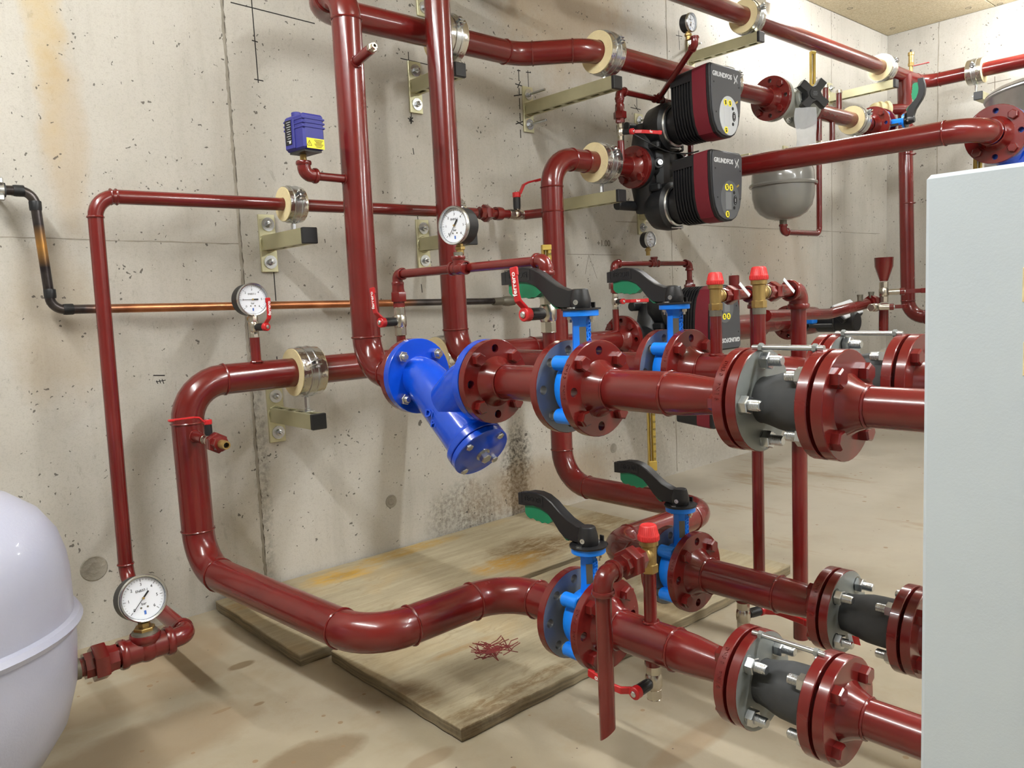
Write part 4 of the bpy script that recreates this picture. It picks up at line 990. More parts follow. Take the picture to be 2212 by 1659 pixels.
# ================================================================ twin head pumps
HP = [(-.088, .165), (.086, .165), (.094, .160), (.0965, .150), (.096, .07), (.091, .01), (.079, -.035), (.058, -.066), (.030, -.079), (0, -.082), (-.030, -.079), (-.058, -.066), (-.079, -.035), (-.091, .01), (-.096, .07), (-.0965, .150), (-.094, .160)]
def sc(poly, k, dy=0.0): return [(x * k, (y - .04) * k + .04 + dy) for x, y in poly]
def tp(poly, z):
    t = max(0, .206 - z) / .166; return [(x * (1 - .05 * t), y - (.014 * t * y / .165 if y > 0 else 0)) for x, y in poly]
def pump(xp, yp, zp, fl, label, pale_top, hl=.112, dz=0):
    t = thing('circulation_pump', label, 'pump', (xp, yp, zp), 'twin head circulation pumps')
    S_ = .147; yr = yp - .095
    g = G()
    zf = zp; zp = zp + dz
    g.tube([(xp - hl - .006, yp, zf), (xp + hl + .006, yp, zf)], .046, 24)
    for s in (-1, 1):
        zc = zp + s * S_
        g.lathe([(0, .12), (.05, .118), (.082, .085), (.09, .04), (.09, .012), (.078, .0), (0, 0)], 32, fr((xp, yr, zc), (0, 1, 0)))
        g.tube([(xp - .10, yp + .0, zp), (xp - .055, yp + .01, zp + s * .07), (xp - .02, yp + .015, zc)], [.046, .05, .055], 18)
        g.tube([(xp + .10, yp + .0, zp), (xp + .055, yp + .01, zp + s * .07), (xp + .02, yp + .015, zc)], [.046, .05, .055], 18)
        for sx in (-1, 1): g.box(T(xp + sx * .072, yp - .055, zc - s * .07), .022, .05, .028, .006)
    g.box(T(xp, yp - .02, zp), .08, .07, .17, .02)
    g.cyl(fr((xp - .055, yp - .045, zp + .01), (-.6, -1, 0)), .021, 0, .036, 18, ch=.003)
    g.cyl(fr((xp - .05, yp + .05, zp - S_ + .012), (-1, 0, 0)), .019, 0, .125, 18, ch=.003); g.cyl(fr((xp - .05, yp + .05, zp + S_ + .012), (-1, 0, 0)), .019, 0, .06, 18, ch=.003)
    put('pump_housing', g, 'satin', t)
    for s in (-1, 1):
        m = fr((xp + s * hl, yp, zf), (-s, 0, 0), (0, 0, 1))
        link('pump_flange', cached('pump_flange', lambda: disc_holes(.078, .03, -.006, .013, 4, .0088, .06, rot=pi / 4), 'satin'), t, m)
    put('port_screw', G().lathe([(.006, 0), (.010, 0), (.010, .006), (.006, .006), (.004, .002), (0, .002)], 16, fr((xp - .0765, yp - .081, zp + .01), (-.6, -1, 0))), 'zinc', t)
    for i, s in enumerate((1, -1)):
        zc = zp + s * S_
        hm = fr((xp, yr, zc), (0, -1, 0), (fl, 0, 0))
        hd = put('motor_head', motor_mesh(hm), 'black', t, ang=28)
        rg = put('clamp_ring', G().lathe([(.0715, -.008), (.078, -.006), (.0735, .0), (.078, .006), (.0715, .0085), (.0715, -.008)], 40, hm @ T(0, 0, .004)), 'zinc', hd)
        put('ring_bolt', G().cyl(fr((xp - .03, yr + .0, zc - .082), (1, -.1, 0)), .0035, 0, .06, 10).lathe([(0, 0), (.0065, 0), (.0065, .007), (0, .007)], 6, fr((xp + .018, yr - .003, zc - .082), (1, -.1, 0))), 'zinc', hd)
        put('coloured_band', G().loft(tp(sc(HP, 1.004), .148), .148, tp(sc(HP, 1.004), .206), .206, hm), 'band', hd, ang=28)
        put('face_rim', G().prism(sc(HP, 1.0), .205, .222, hm, ch=.003), 'black', hd, ang=28)
        fp = put('face_plate', G().prism(sc(HP, .955), .2215, .2265, hm, ch=.0012), 'dark', hd, ang=28)
        F = hm @ T(0, 0, .2266)
        kc = (.012, -.006); pale = pale_top and i == 0
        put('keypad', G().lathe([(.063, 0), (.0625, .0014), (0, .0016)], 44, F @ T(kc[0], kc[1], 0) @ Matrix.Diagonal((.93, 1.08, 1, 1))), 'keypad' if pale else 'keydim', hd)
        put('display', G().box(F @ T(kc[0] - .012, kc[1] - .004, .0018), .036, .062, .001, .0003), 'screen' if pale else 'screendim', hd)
        for (x, y) in ((-.022, .044), (.006, .044), (-.020, -.051)):
            ic = put('yellow_sticker', G().cyl(F @ T(kc[0] + x, kc[1] + y, .0014), .0118, 0, .0006, 22), 'label', hd)
            g = G(); q = F @ T(kc[0] + x, kc[1] + y, .0021); g.box(q @ T(0, .0045, 0), .010, .0035, .0003); g.box(q @ T(.001, -.003, 0), .0068, .008, .0003); g.box(q @ T(-.003, .002, 0), .0025, .004, .0003)
            put('sticker_print', g, 'ink', hd)
        g = G(); q = F @ T(kc[0] + .030, kc[1] + .0, .0016)
        g.cyl(q @ Matrix.Diagonal((.75, 1.25, 1, 1)), .0135, 0, .0012, 24); g.cyl(q @ T(-.007, .027, 0), .006, 0, .001, 16); g.cyl(q @ T(-.007, -.027, 0), .006, 0, .001, 16)
        put('push_button', g, 'ink', hd)
        g = G(); g.box(q @ T(0, 0, .0013), .003, .012, .0004); g.box(q @ T(0, .012, .0013), .003, .002, .0004); g.box(q @ T(0, -.012, .0013), .003, .002, .0004)
        put('button_print', g, 'silverink', hd)
        put('status_tab', G().box(F @ T(.062, .046, .0008) @ Matrix.Rotation(.5, 4, 'Z'), .016, .006, .001), 'yellow', hd)
        text('GRUNDFOS', .0225, hd, F @ T(-.026, .128, .0004), 'silverink', .0003, bold=.0007, name='lettering')
        g = G()
        for (x0, y0, x1, y1, w_) in ((-.012, .016, -.003, -.004, .0045), (.013, .016, .001, -.002, .0038), (-.010, -.016, -.001, -.005, .0038), (.012, -.016, .003, .001, .0042), (-.012, .016, -.0095, .008, .006), (.012, -.016, .0085, -.009, .006)):
            A, B = V((x0, y0, 0)), V((x1, y1, 0)); g.box(F @ T(.058, .126, .0004) @ fr((A + B) / 2, (0, 0, 1), B - A), (B - A).length, w_, .0005)
        put('crossed_emblem', g, 'silverink', hd)
        for (x, y) in ((-.078, .10), (.08, .10), (-.066, .0), (.076, .0)): put('face_screw', G().cyl(F @ T(x, y, 0), .0032, 0, .0005, 10), 'ink', hd)
    return t
def motor_mesh(hm):
    g = G()
    g.lathe([(0, .005), (.064, .005), (.066, .008), (.066, .06), (0, .06)], 36, hm)
    g.loft(tp(sc(HP, .90), .056), .056, tp(sc(HP, .90), .148), .148, hm)
    top = [(x, y) for x, y in HP if y > .14]
    cp = [(-.0965, .122), (-.0965, .150), (-.094, .160), (-.088, .165), (.086, .165), (.094, .160), (.0965, .150), (.0965, .122)]
    g.loft(tp(cp, .052), .052, tp(cp, .149), .149, hm)
    for i in range(8):
        z = .054 + i * .012; g.prism(tp(sc(HP, .985), z), z, z + .004, hm)
    g.prism(tp(sc(HP, .992), .145), .140, .1495, hm)
    return g
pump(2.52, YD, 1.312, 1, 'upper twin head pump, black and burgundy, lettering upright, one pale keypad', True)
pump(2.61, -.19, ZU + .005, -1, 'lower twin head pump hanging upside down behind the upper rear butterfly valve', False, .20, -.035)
# sensor cable of the upper pump
t = thing('sensor_cable', 'thin black cable hanging between the two heads of the upper pump', 'cable', (2.42, -.30, 1.36))
pts = [V((2.37, -.22, 1.455)), V((2.365, -.28, 1.43)), V((2.40, -.34, 1.385)), V((2.46, -.37, 1.358)), V((2.53, -.40, 1.352)), V((2.59, -.42, 1.365))]
cu = []
for i in range(len(pts) - 1):
    for k in range(6):
        a = k / 6; p0, p1, p2, p3 = pts[max(i - 1, 0)], pts[i], pts[i + 1], pts[min(i + 2, len(pts) - 1)]
        cu.append(.5 * ((2 * p1) + (p2 - p0) * a + (2 * p0 - 5 * p1 + 4 * p2 - p3) * a * a + (3 * p1 - p0 - 3 * p2 + p3) * a ** 3))
put('cable', G().tube(cu, .0028, 8), 'black', t); put('plug', G().box(T(2.372, -.215, 1.462), .022, .02, .03, .004), 'black', t)

# --- gauge bridges over the pumps
def bridge(Y, z0, zt, xl, xr, xt, label, left_name, right=True, tilt=None, lever=None):
    t = thing('gauge_bridge', label, 'pipe', (xl, Y, z0)); r = .0108
    put('stub', G().tube([(xl, Y, z0), (xl, Y, zt - .175)], .0125, 16), 'red', t)
    put('nipple', G().tube([(xl, Y, zt - .115), (xl, Y, zt - .02)], .0115, 16).lathe([(0, zt - .058), (.016, zt - .058), (.017, zt - .05), (.0135, zt - .042), (.016, zt - .036), (.016, zt - .03), (0, zt - .03)], 16, T(xl, Y, 0)), 'red', t)
    union(t, (xl, Y, zt - .085), (0, 0, 1), .0135, k=1.0)
    elbow_fit(t, (xl, Y, zt), (1, 0, 0), (0, 0, -1), r * 1.15)
    put('pipe_body', G().tube([(xl + .01, Y, zt), (xr - .01, Y, zt)], r, 16), 'red', t)
    elbow_fit(t, (xr, Y, zt), (-1, 0, 0), (0, 0, -1), r * 1.15)
    put('nipple', G().tube([(xr, Y, z0 + .04), (xr, Y, zt - .02)], .0115, 16), 'red', t); union(t, (xr, Y, zt - .10), (0, 0, 1), .0135)
    ball_valve((xl, Y, zt - .145), (0, 0, 1), (.35, -1, 0) if lever is None else lever[0], (1, 0, 0) if lever is None else lever[1], left_name, 1.0, ln=.08)
    return t
t = bridge(-.19, ZU + .04, .958, 2.345, 2.83, 2.592, 'thin red pipe bridge with a gauge over the lower pump', 'ball valve with red lever at the left foot of the lower pump bridge', lever=((-.25, -1, 0), (.85, -.5, 0)))
tee_fit(t, (2.592, -.19, .958), (1, 0, 0), (0, 0, 1), .0108)
gauge((2.592, -.175, 1.055), (0, -1, 0), .033, 'small black cased gauge on the bridge over the lower pump', 190, stem=.03)
YG = -.300; xg = at(1338, 205, y=YG).x; zg = at(1422, 215, y=YG).z; tg = at(1422, 215, y=YG).x
t = bridge(YG, 1.312 + .005, zg, xg, 2.70, tg, 'thin red pipe bridge at the left of the upper pump with a slanting branch', 'ball valve with red lever left of the upper pump', lever=((.1, -1, -.1), (.8, -.75, -.12)))
B0 = V((tg, YG, zg)); B1 = at(1501, 96, y=-.60); bdir = (B1 - B0).normalized()
tee_fit(t, B0, (1, 0, 0), bdir, .0108)
put('branch', G().tube([B0, B1], .0108, 16), 'red', t); elbow_fit(t, B1, -bdir, (0, 0, 1), .0105)
gauge(B1 + V((0, .012, .074)), (.05, -1, -.05), .030, 'small gauge on the slanting red branch above the upper pump', 95, stem=.024)

# --- balancing valve in the upper line
t = thing('balancing_valve', 'grey flanged balancing valve with a black star handwheel in the upper line', 'valve', (3.335, -.37, 1.645))
g = G(); P = V((3.335, -.37, 1.645))
g.lathe([(0, -.13), (.034, -.13), (.036, -.09), (.052, -.05), (.062, 0), (.052, .05), (.036, .09), (.034, .13), (0, .13)], 32, fr(P, (1, 0, 0)))
g.cyl(fr(P, (0, -1, .05)), .042, .0, .075, 26); g.cyl(fr(P, (0, -1, .05)), .05, .062, .08, 28, ch=.002); g.cyl(fr(P, (0, -1, .05)), .026, .08, .115, 20)
put('valve_body', g, 'valvegrey', t)
for x, d in ((3.203, 1), (3.467, -1)):
    m = fr((x, -.37, 1.645), (d, 0, 0), (0, 0, 1))
    f = link('valve_flange', cached('grey_flange', lambda: disc_holes(.0925, .03, 0, .019, 4, .009, .0725, rot=pi / 4), 'valvegrey'), t, m); nuts(f, m, .0725, 4, pi / 4, .019)
hm = fr(P + V((-.012, -.112, .006)), (-.62, -1, .04), (0, 0, 1)); g = G()
st = []
for i in range(4):
    for (da, r) in ((-.62, .032), (-.42, .039), (-.27, .068), (-.22, .075), (.22, .075), (.27, .068), (.42, .039)):
        a = pi / 4 + .1 + i * pi / 2 + da; st.append((r * cos(a), r * sin(a)))
g.prism(st, 0, .032, hm, ch=.003); g.cyl(hm, .034, -.02, .0, 24); g.cyl(hm, .024, .03, .036, 24)
put('handwheel', g, 'black', t)
g = G()
for k in (-1, 0, 1): g.box(hm @ T(k * .007, 0, .0362), .003, .022 - abs(k) * .004, .0006)
put('wheel_emblem', g, 'keydim', t)
for i in range(4):
    a = i * pi / 2 + .5; put('bonnet_screw', G().lathe([(0, 0), (.006, 0), (.006, .004), (0, .005)], 6, fr(P, (0, -1, .05)) @ T(.044 * cos(a), .044 * sin(a), .08)), 'zinc', t)
thermometer((3.56, -.37, 1.70), .20, (-.55, -1, 0), 'gilt stem thermometer on the upper line above the star handwheel', writing=False)
# film bag hanging from the handwheel
t = thing('plastic_bag', 'clear plastic bag hanging from the star handwheel', 'bag', (3.24, -.49, 1.5))
bm = fr((3.245, -.50, 1.488), (-.75, -1, 0), (1, -.75, 0)); g = G(); nx, nz = 6, 12
for side in (-1, 1):
    vs = []
    for i in range(nz + 1):
        for j in range(nx + 1):
            u = j / nx - .5; v_ = i / nz
            vs.append((u * (.088 + .01 * sin(v_ * 7)), .10 - v_ * .2, side * (.007 * cos(u * pi) * (.4 + v_) + .0015) + .004 * sin(v_ * 9 + u * 6) + .003 * sin(u * 17)))
    g.add(vs, [(i * (nx + 1) + j, i * (nx + 1) + j + 1, (i + 1) * (nx + 1) + j + 1, (i + 1) * (nx + 1) + j) for i in range(nz) for j in range(nx)], bm)
put('film', g, 'bag', t)
# --- continuation of the upper line
t = thing('heating_pipe', 'red pipe of the upper line right of the grey valve, with four small stubs', 'pipe', (3.9, -.37, 1.645))
pipe(t, [(3.53, -.37, 1.642), (4.12, -.37, 1.642)], .036)
flange(t, (3.470, -.37, 1.643), (1, 0, 0), rp=.036); flange(t, (4.185, -.37, 1.642), (-1, 0, 0), rp=.036)
for x, zt in ((3.68, 1.76), (3.815, 1.755)):
    put('capped_stub', G().tube([(x, -.37, 1.66), (x, -.37, zt)], .013, 16), 'red', t); put('stub_cap', G().cyl(T(x, -.37, 0), .0155, zt - .004, zt + .012, 14, ch=.002), 'nickel', t)
for x, nm in ((3.615, 'left'), (3.745, 'right')):
    put('drop_stub', G().tube([(x, -.37, 1.62), (x, -.37, 1.51)], .013, 16), 'red', t)
    ball_valve((x, -.37, 1.478), (0, 0, 1), (.15, -1, .05), (1, -.35, .12), f'{nm} one of two small valves with red levers under the upper line', 1.05, text_on=False, ln=.05)
butterfly((4.212, -.37, 1.642), (1, 0, 0), (0.05, -1, .0), (0, 0, 1), 'blue butterfly valve on its side, black lever upright, far end of the upper line', word=False)
t = thing('heating_pipe', 'far red riser near the room corner with a bend at its foot', 'pipe', (4.72, -.34, .64))
pipe(t, [(4.72, -.31, 1.985), (4.72, -.34, .64), (4.72, -1.0, .64)], .038); 
flange(t, (4.24, -.37, 1.642), (1, 0, 0), rp=.036)
put('branch', G().tube(arcpath([(4.28, -.37, 1.642), (4.52, -.37, 1.60), (4.70, -.345, 1.68)], .1)[0], .036, 24), 'red', t)
for z in (1.55, 1.60, 1.68, 1.28): weld(t, (4.72, -.335, z), (0, 0, 1), .038, .004)
put('upper_branch', G().tube([(4.72, -.33, 1.80), (4.60, -.22, 1.80)], .03, 20), 'red', t)
t = thing('pipe_coupling', 'yellowish coupling beside the far red riser under the high pipe', 'coupling', (4.56, -.2, 1.80))
g = G(); m = fr((4.63, -.25, 1.80), (-.74, .67, 0)); g.cyl(m, .04, -.02, .05, 24, ch=.004); g.cyl(m, .047, -.012, .008, 24, ch=.003); g.cyl(m, .046, .028, .046, 24, ch=.003); g.ball((4.59, -.21, 1.80), .042)
put('coupling_body', g, 'cream', t)
t = thing('heating_pipe', 'thin red drop pipe from the upper line round to the grey expansion vessel', 'pipe', (3.615, -.37, 1.1))
pipe(t, [(3.615, -.37, 1.45), (3.615, -.37, 1.083), (3.28, -.37, 1.083), (3.28, -.37, 1.11)], .0125, [.03, .018], welds=False)
elbow_fit(t, (3.285, -.37, 1.084), (1, 0, 0), (0, 0, 1), .0135)
# --- grey vessel
t = thing('expansion_vessel', 'small grey expansion vessel hanging at the wall under the upper line', 'vessel', (3.285, -.37, 1.13))
m = T(3.285, -.37, 1.285); R_ = .133
put('vessel_shell', G().lathe([(0, -.152), (.03, -.151), (.07, -.140), (.10, -.120), (.122, -.090), (.1315, -.05), (R_, -.012), (R_, .03), (.1315, .055), (.121, .085), (.099, .115), (.069, .136), (.03, .148), (0, .149)], 48, m), 'tankgrey', t, ang=50)
put('seam_ring', G().lathe([(R_ - .002, -.006), (R_ + .009, -.004), (R_ + .012, .003), (R_ + .009, .010), (R_ - .002, .012)], 48, m), 'tankgrey', t)
put('connection_nipple', G().cyl(T(3.285, -.37, 0), .016, 1.108, 1.135, 16), 'tin', t)
put('shell_stub', G().cyl(m, .012, .147, .156, 16, ch=.002), 'tankgrey', t)  # small round stub on top of the vessel, same grey enamel
put('support_arm', G().box(T(3.285, -.11, 1.44), .03, .21, .02, .002).box(T(3.285, -.004, 1.44), .05, .008, .08).box(T(3.285, -.25, 1.435), .03, .09, .005), 'ygzinc', t)
# --- pump outlet pipe F
t = thing('heating_pipe', 'thick red pipe from the upper pump sweeping forward to a large flange over the cabinet', 'pipe', (2.76, -.6, 1.30))
pipe(t, [(2.69, YD, 1.312), (2.765, YD, 1.312), (2.765, -1.315, 1.300), (2.87, -1.315, 1.298)], .038, [.073, .095])
flange(t, (2.638, YD, 1.312), (1, 0, 0), R=.078, br=.06, rp=.036, nh=4, hrot=pi / 4)
flange(t, (2.935, -1.315, 1.297), (-1, 0, 0), rp=.038)
t = thing('strainer', 'second blue strainer mostly hidden behind the large red flange at the right edge', 'strainer', (3.1, -1.315, 1.3))
m = fr((2.938, -1.315, 1.297), (1, 0, 0), (0, 0, 1)); fl_ = link('strainer_flange', cached('strainer_flange', bflange, 'blue'), t, m); nuts(fl_, m, .0725, 4, pi / 4, .02)
g = G().tube(arcpath([(2.95, -1.315, 1.297), (3.06, -1.315, 1.29), (3.15, -1.315, 1.16)], .1)[0], .05, 24); g.tube([(3.05, -1.315, 1.26), (3.225, -1.315, 1.297)], .05, 24)
put('strainer_body', g, 'blue', t); put('strainer_flange', G().cyl(fr((3.226, -1.315, 1.297), (1, 0, 0)), .0925, -.02, 0, 40), 'blue', t)
put('leg_pipe', G().tube(arcpath([(3.15, -1.315, 1.18), (3.15, -1.315, 1.09), (3.0, -1.24, 1.09)], .04)[0], .02, 16).cyl(T(3.0, -1.24, 0), .012, 1.085, 1.112, 14), 'red', t)
thermometer((3.0, -1.24, 1.12), .14, (-.6, -1, 0), 'gilt stem thermometer peeping out under the large flange at the right edge', writing=False)
# ---------------------------------------------------------------- high pipe and far corner
t = thing('heating_pipe', 'high red pipe along the wall under the ceiling, turning at the far corner', 'pipe', (3.5, -.30, 1.99))
pipe(t, [(2.2, -.30, H), (2.2, -.30, 1.985), (4.99, -.30, 1.985), (5.0, -2.2, 1.975)], .038, [.10, .10])
t = thing('air_vent', 'brass automatic air vent with a red lever on the high pipe in the corner', 'vent', (4.86, -.29, 2.02))
put('vent_body', G().cyl(T(4.86, -.29, 0), .01, 2.02, 2.07, 14).cyl(T(4.86, -.29, 0), .0165, 2.062, 2.078, 6).cyl(T(4.86, -.29, 0), .014, 2.078, 2.125, 18, ch=.002).cyl(T(4.86, -.29, 0), .017, 2.12, 2.138, 18, ch=.002), 'brass', t)
put('vent_cap', G().cyl(T(4.86, -.29, 0), .006, 2.138, 2.152, 12), 'black', t)
put('lever', G().box(fr((4.86, -.345, 2.06), (0, 0, 1), (0.1, -1, 0)), .085, .014, .006, .002), 'handle', t)
# black sleeve of a pipe seen at the top edge of the picture
t = thing('pipe_end', 'dark burnt pipe end showing at the top edge of the picture', 'pipe', (2.0, -.15, 1.88))
put('pipe_body', G().tube(arcpath([(2.035, -.15, H), (2.03, -.15, 1.885), (1.9, -.15, 1.90), (1.88, 0, 1.91)], .04)[0], .016, 18).cyl(fr((2.03, -.15, 1.92), (0, 0, 1)), .020, -.03, .0, 18), 'satin', t)
# ---------------------------------------------------------------- thin pipe L with the vessel connection
t = thing('heating_pipe', 'thin red pipe from the white vessel up the wall and along it', 'pipe', (.54, -.15, .2))
pipe(t, [(.46, -.55, .172), (.535, -.55, .174), (.533, -.15, .187), (.543, -.15, 1.122), (1.70, -.15, 1.128)], .0172, [.024, .05, .05])
union(t, (1.745, -.15, 1.129), (-1, 0, 0), .0175, k=.95)
put('nipple', G().tube([(1.75, -.15, 1.129), (1.855, -.15, 1.13)], .015, 16), 'red', t); put('nipple', G().tube([(1.92, -.15, 1.13), (1.965, -.25, 1.132)], .0165, 16), 'red', t)
put('reducer_collar', G().lathe([(.015, -.014), (.022, -.014), (.023, 0), (.022, .014), (.015, .014)], 20, fr((1.80, -.15, 1.13), (1, 0, 0))), 'red', t)
weld(t, (.58, -.15, 1.122), (1, 0, 0), .0172, .0018)
tee_fit(t, (.452, -.55, .172), (1, 0, 0), (0, 0, 1), .021, bl=1.15)
elbow_fit(t, (.535, -.55, .174), (-1, 0, 0), (0, 1, 0), .0165)
union(t, (.365, -.55, .172), (1, 0, 0), .020, k=1.05)
put('nipple', G().tube([(.315, -.55, .172), (.42, -.55, .172)], .0185, 18), 'red', t)
ball_valve((1.888, -.15, 1.13), (1, 0, 0), (-.0, -.02, 1), (.95, -.25, .25), 'ball valve with a bent red lever on the thin pipe beside the second tall riser', 1.35, text_on=False, bend=.02, ln=.06)
g_, e = gauge((.452, -.565, .279), (.06, -1, .24), .0455, 'chrome rimmed gauge low on the floor pipe beside the white vessel', 225, stem=.022, up=(0, .2, 1))
t = thing('pipe_fitting', 'brass and grey reducing nipples under the low gauge', 'fitting', (.452, -.55, .21))
put('reducer', G().lathe([(0, .20), (.024, .20), (.0255, .203), (.024, .208), (.02, .21), (0, .21)], 24, T(.452, -.55, 0)).cyl(T(.452, -.55, 0), .011, .214, .226, 18), 'tin', t)
put('hexagon', G().lathe([(0, .208), (.019, .208), (.0205, .2095), (.0205, .215), (.019, .2165), (0, .2165)], 6, T(.452, -.55, 0)), 'brass', t)
# ---------------------------------------------------------------- white vessel at the left edge
t = thing('expansion_vessel', 'large pale white expansion vessel standing at the left edge', 'vessel', (.08, -.65, 0))
m = T(.08, -.65, 0); R_ = .228
put('lower_shell', G().lathe([(0, .045), (.05, .047), (.11, .062), (.165, .098), (.203, .155), (.222, .22), (R_, .29), (R_, .345)], 64, m), 'lilac', t, ang=60)
put('upper_shell', G().lathe([(R_, .335), (R_, .415), (.225, .443), (.215, .48), (.192, .517), (.152, .549), (.10, .571), (.05, .581), (0, .583)], 64, m), 'lilac', t, ang=60)
put('seam_ring', G().lathe([(R_ - .002, .322), (R_ + .008, .325), (R_ + .013, .334), (R_ + .008, .343), (R_ - .002, .347)], 64, m), 'lilac', t)
for k in range(3):
    a = 1.3 + k * 2 * pi / 3; c = V((.08 + .15 * cos(a), -.65 + .15 * sin(a), 0)); put('leg', G().box(T(c.x, c.y, .055) @ Matrix.Rotation(a, 4, 'Z'), .03, .04, .11, .004), 'lilac', t)
put('connection_nipple', G().cyl(fr((.28, -.55, .172), (1, 0, 0)), .0205, 0, .05, 20), 'tin', t)
# ---------------------------------------------------------------- copper pipe
cu0 = V((.452, -.05, .862))
t = thing('copper_pipe', 'heat stained copper pipe low along the wall with burnt elbows', 'pipe', cu0)
path, ws = arcpath([V((.33, -.05, 1.139)) - cu0, V((.440, -.05, 1.139)) - cu0, V((0, 0, 0)), V((1.94, -.05, .834)) - cu0], .03)
put('pipe_body', G().tube(path, .0112, 20), 'copper', t, Matrix.Translation(cu0))
for (p, d) in ((V((.41, -.05, 1.139)), V((1, 0, 0))), (V((.441, -.05, 1.106)), V((0, 0, 1))), (V((.452, -.05, .90)), V((0, 0, 1))), (V((.488, -.05, .8615)), V((1, 0, 0)))):
    put('solder_collar', G().lathe([(.010, -.011), (.0128, -.011), (.0135, -.006), (.0135, .009), (.0128, .011), (.010, .011)], 20, fr(p, d)), 'satin', t)
put('end_coupling', G().lathe([(.0, -.07), (.0135, -.07), (.0145, -.03), (.0135, -.028), (.0165, -.02), (.0185, .0), (.0165, .03), (.0, .03)], 20, fr((1.915, -.05, .834), (1, 0, 0))), 'tin', t)
t = thing('pipe_clamp', 'small zinc clamp with black rubber lining holding the copper pipe at the left edge', 'clamp', (.368, -.05, 1.139))
m = fr((.368, -.05, 1.139), (1, 0, 0)); put('rubber_lining', G().lathe([(.0115, -.015), (.0165, -.015), (.0165, .015), (.0115, .015), (.0115, -.015)], 24, m), 'rubber', t)
put('steel_band', G().lathe([(.0165, -.011), (.0185, -.011), (.0185, .011), (.0165, .011), (.0165, -.011)], 24, m).box(T(.368, -.065, 1.158), .02, .012, .014, .002).box(T(.368, -.065, 1.12), .02, .012, .014, .002), 'zinc', t)
put('wall_rod', G().cyl(fr((.368, 0, 1.139), (0, -1, 0)), .004, 0, .032, 10), 'zinc', t)
# ---------------------------------------------------------------- brackets and clamps
bracket((1.034, 0, 1.031), .25, 'square tube bracket under the thin pipe, left of the tall risers')
bracket((1.018, 0, .532), .258, 'square tube bracket under the thick lower pipe at the left')
bracket((2.10, 0, 1.539), .43, 'long square tube bracket beneath the bend of the upper pipe, long anchor bolts', bolt_len=.085)
bracket((1.589, 0, 1.547), .235, 'square tube bracket between the two tall risers near the top')
bracket((1.586, 0, 1.035), .255, 'square tube bracket behind the round gauge of the middle riser')
bracket((2.20, 0, 1.185), .35, 'square tube bracket under the pipe bend left of the upper pump')
bracket((3.136, 0, 1.893), .352, 'square tube bracket under the high pipe behind the slanting gauge branch', bolt_len=.05)
bracket((4.47, 0, 1.893), .36, 'square tube bracket under the high pipe near the far corner')
bracket((2.75, 0, 1.177), .22, 'square tube bracket half hidden behind the lower head of the upper pump')
bracket((2.75, 0, 1.519), .20, 'short bracket plate half hidden behind the upper head of the upper pump')
bracket((1.639, 0, 1.864), .22, 'bracket plate cut by the tall middle riser at the top edge')
bracket((3.97, 0, 1.50), .41, 'square tube bracket under the foam clamp of the far upper line', bolt_len=.05)
t = thing('wall_bracket', 'square tube bracket on the far wall beneath the corner pipe', 'bracket', (XF, -.61, 1.83), 'square tube brackets on the concrete wall')
put('arm', G().box(T(5.06, -.63, 1.83), .33, .041, .041, .001), 'ygzinc', t); put('end_cap', G().box(T(4.892, -.63, 1.83), .014, .043, .043, .002), 'black', t); put('wall_plate', G().box(T(XF - .004, -.63, 1.83), .008, .05, .165), 'ygzinc', t)
for s_ in (-1, 1): put('washer', G().lathe([(.0195, 0), (.0195, .003), (.01, .003), (.01, .01), (0, .01)], 20, fr((XF - .008, -.63, 1.83 + s_ * .054), (-1, 0, 0))), 'zinc', t)
clamp((1.044, -.15, 1.125), (1, 0, 0), .0172, .047, .055, 'foam pipe clamp on the thin pipe left of the tall risers', 1.052)
clamp((1.60, -.15, 1.127), (1, 0, 0), .0172, .047, .055, 'foam pipe clamp on the thin pipe, partly behind the middle riser', 1.056)
clamp((1.03, -.182, ZU + .005), (1, 0, 0), .0395, .0665, .075, 'foil wrapped pipe clamp on the thick lower pipe at the left', .553)
clamp((1.52, -.182, ZU + .005), (1, 0, 0), .0395, .0665, .075, 'foam pipe clamp on the thick lower pipe, hidden behind the blue strainer', None)
clamp((1.575, -.20, 1.65), (1, 0, 0), .038, .0695, .075, 'foam pipe clamp on the upper pipe behind the middle riser', 1.568)
clamp((2.115, -.37, 1.65), (1, 0, 0), .038, .0695, .075, 'foil wrapped pipe clamp at the bend of the upper pipe', 1.56)
clamp((2.205, YD, 1.312), (1, 0, 0), .038, .070, .085, 'foil wrapped pipe clamp at the flange of the upper pump', 1.206)
clamp((3.13, -.30, 1.985), (1, 0, 0), .038, .068, .075, 'foam pipe clamp on the high pipe at the left, above the slanting branch', 1.914)
clamp((4.46, -.30, 1.985), (1, 0, 0), .038, .068, .075, 'foam pipe clamp on the high pipe just before the far corner', 1.914)
clamp((5.0, -.585, 1.984), (0, -1, 0), .038, .068, .08, 'foil wrapped pipe clamp round the far corner pipe at the right', 1.851, ear=(-1, 0, .3))
clamp((3.98, -.37, 1.642), (1, 0, 0), .036, .068, .075, 'foam pipe clamp on the far end of the upper line', 1.52)
clamp((2.83, -.37, 1.647), (1, 0, 0), .038, .0695, .075, 'foam pipe clamp peeping over the upper pump', None)
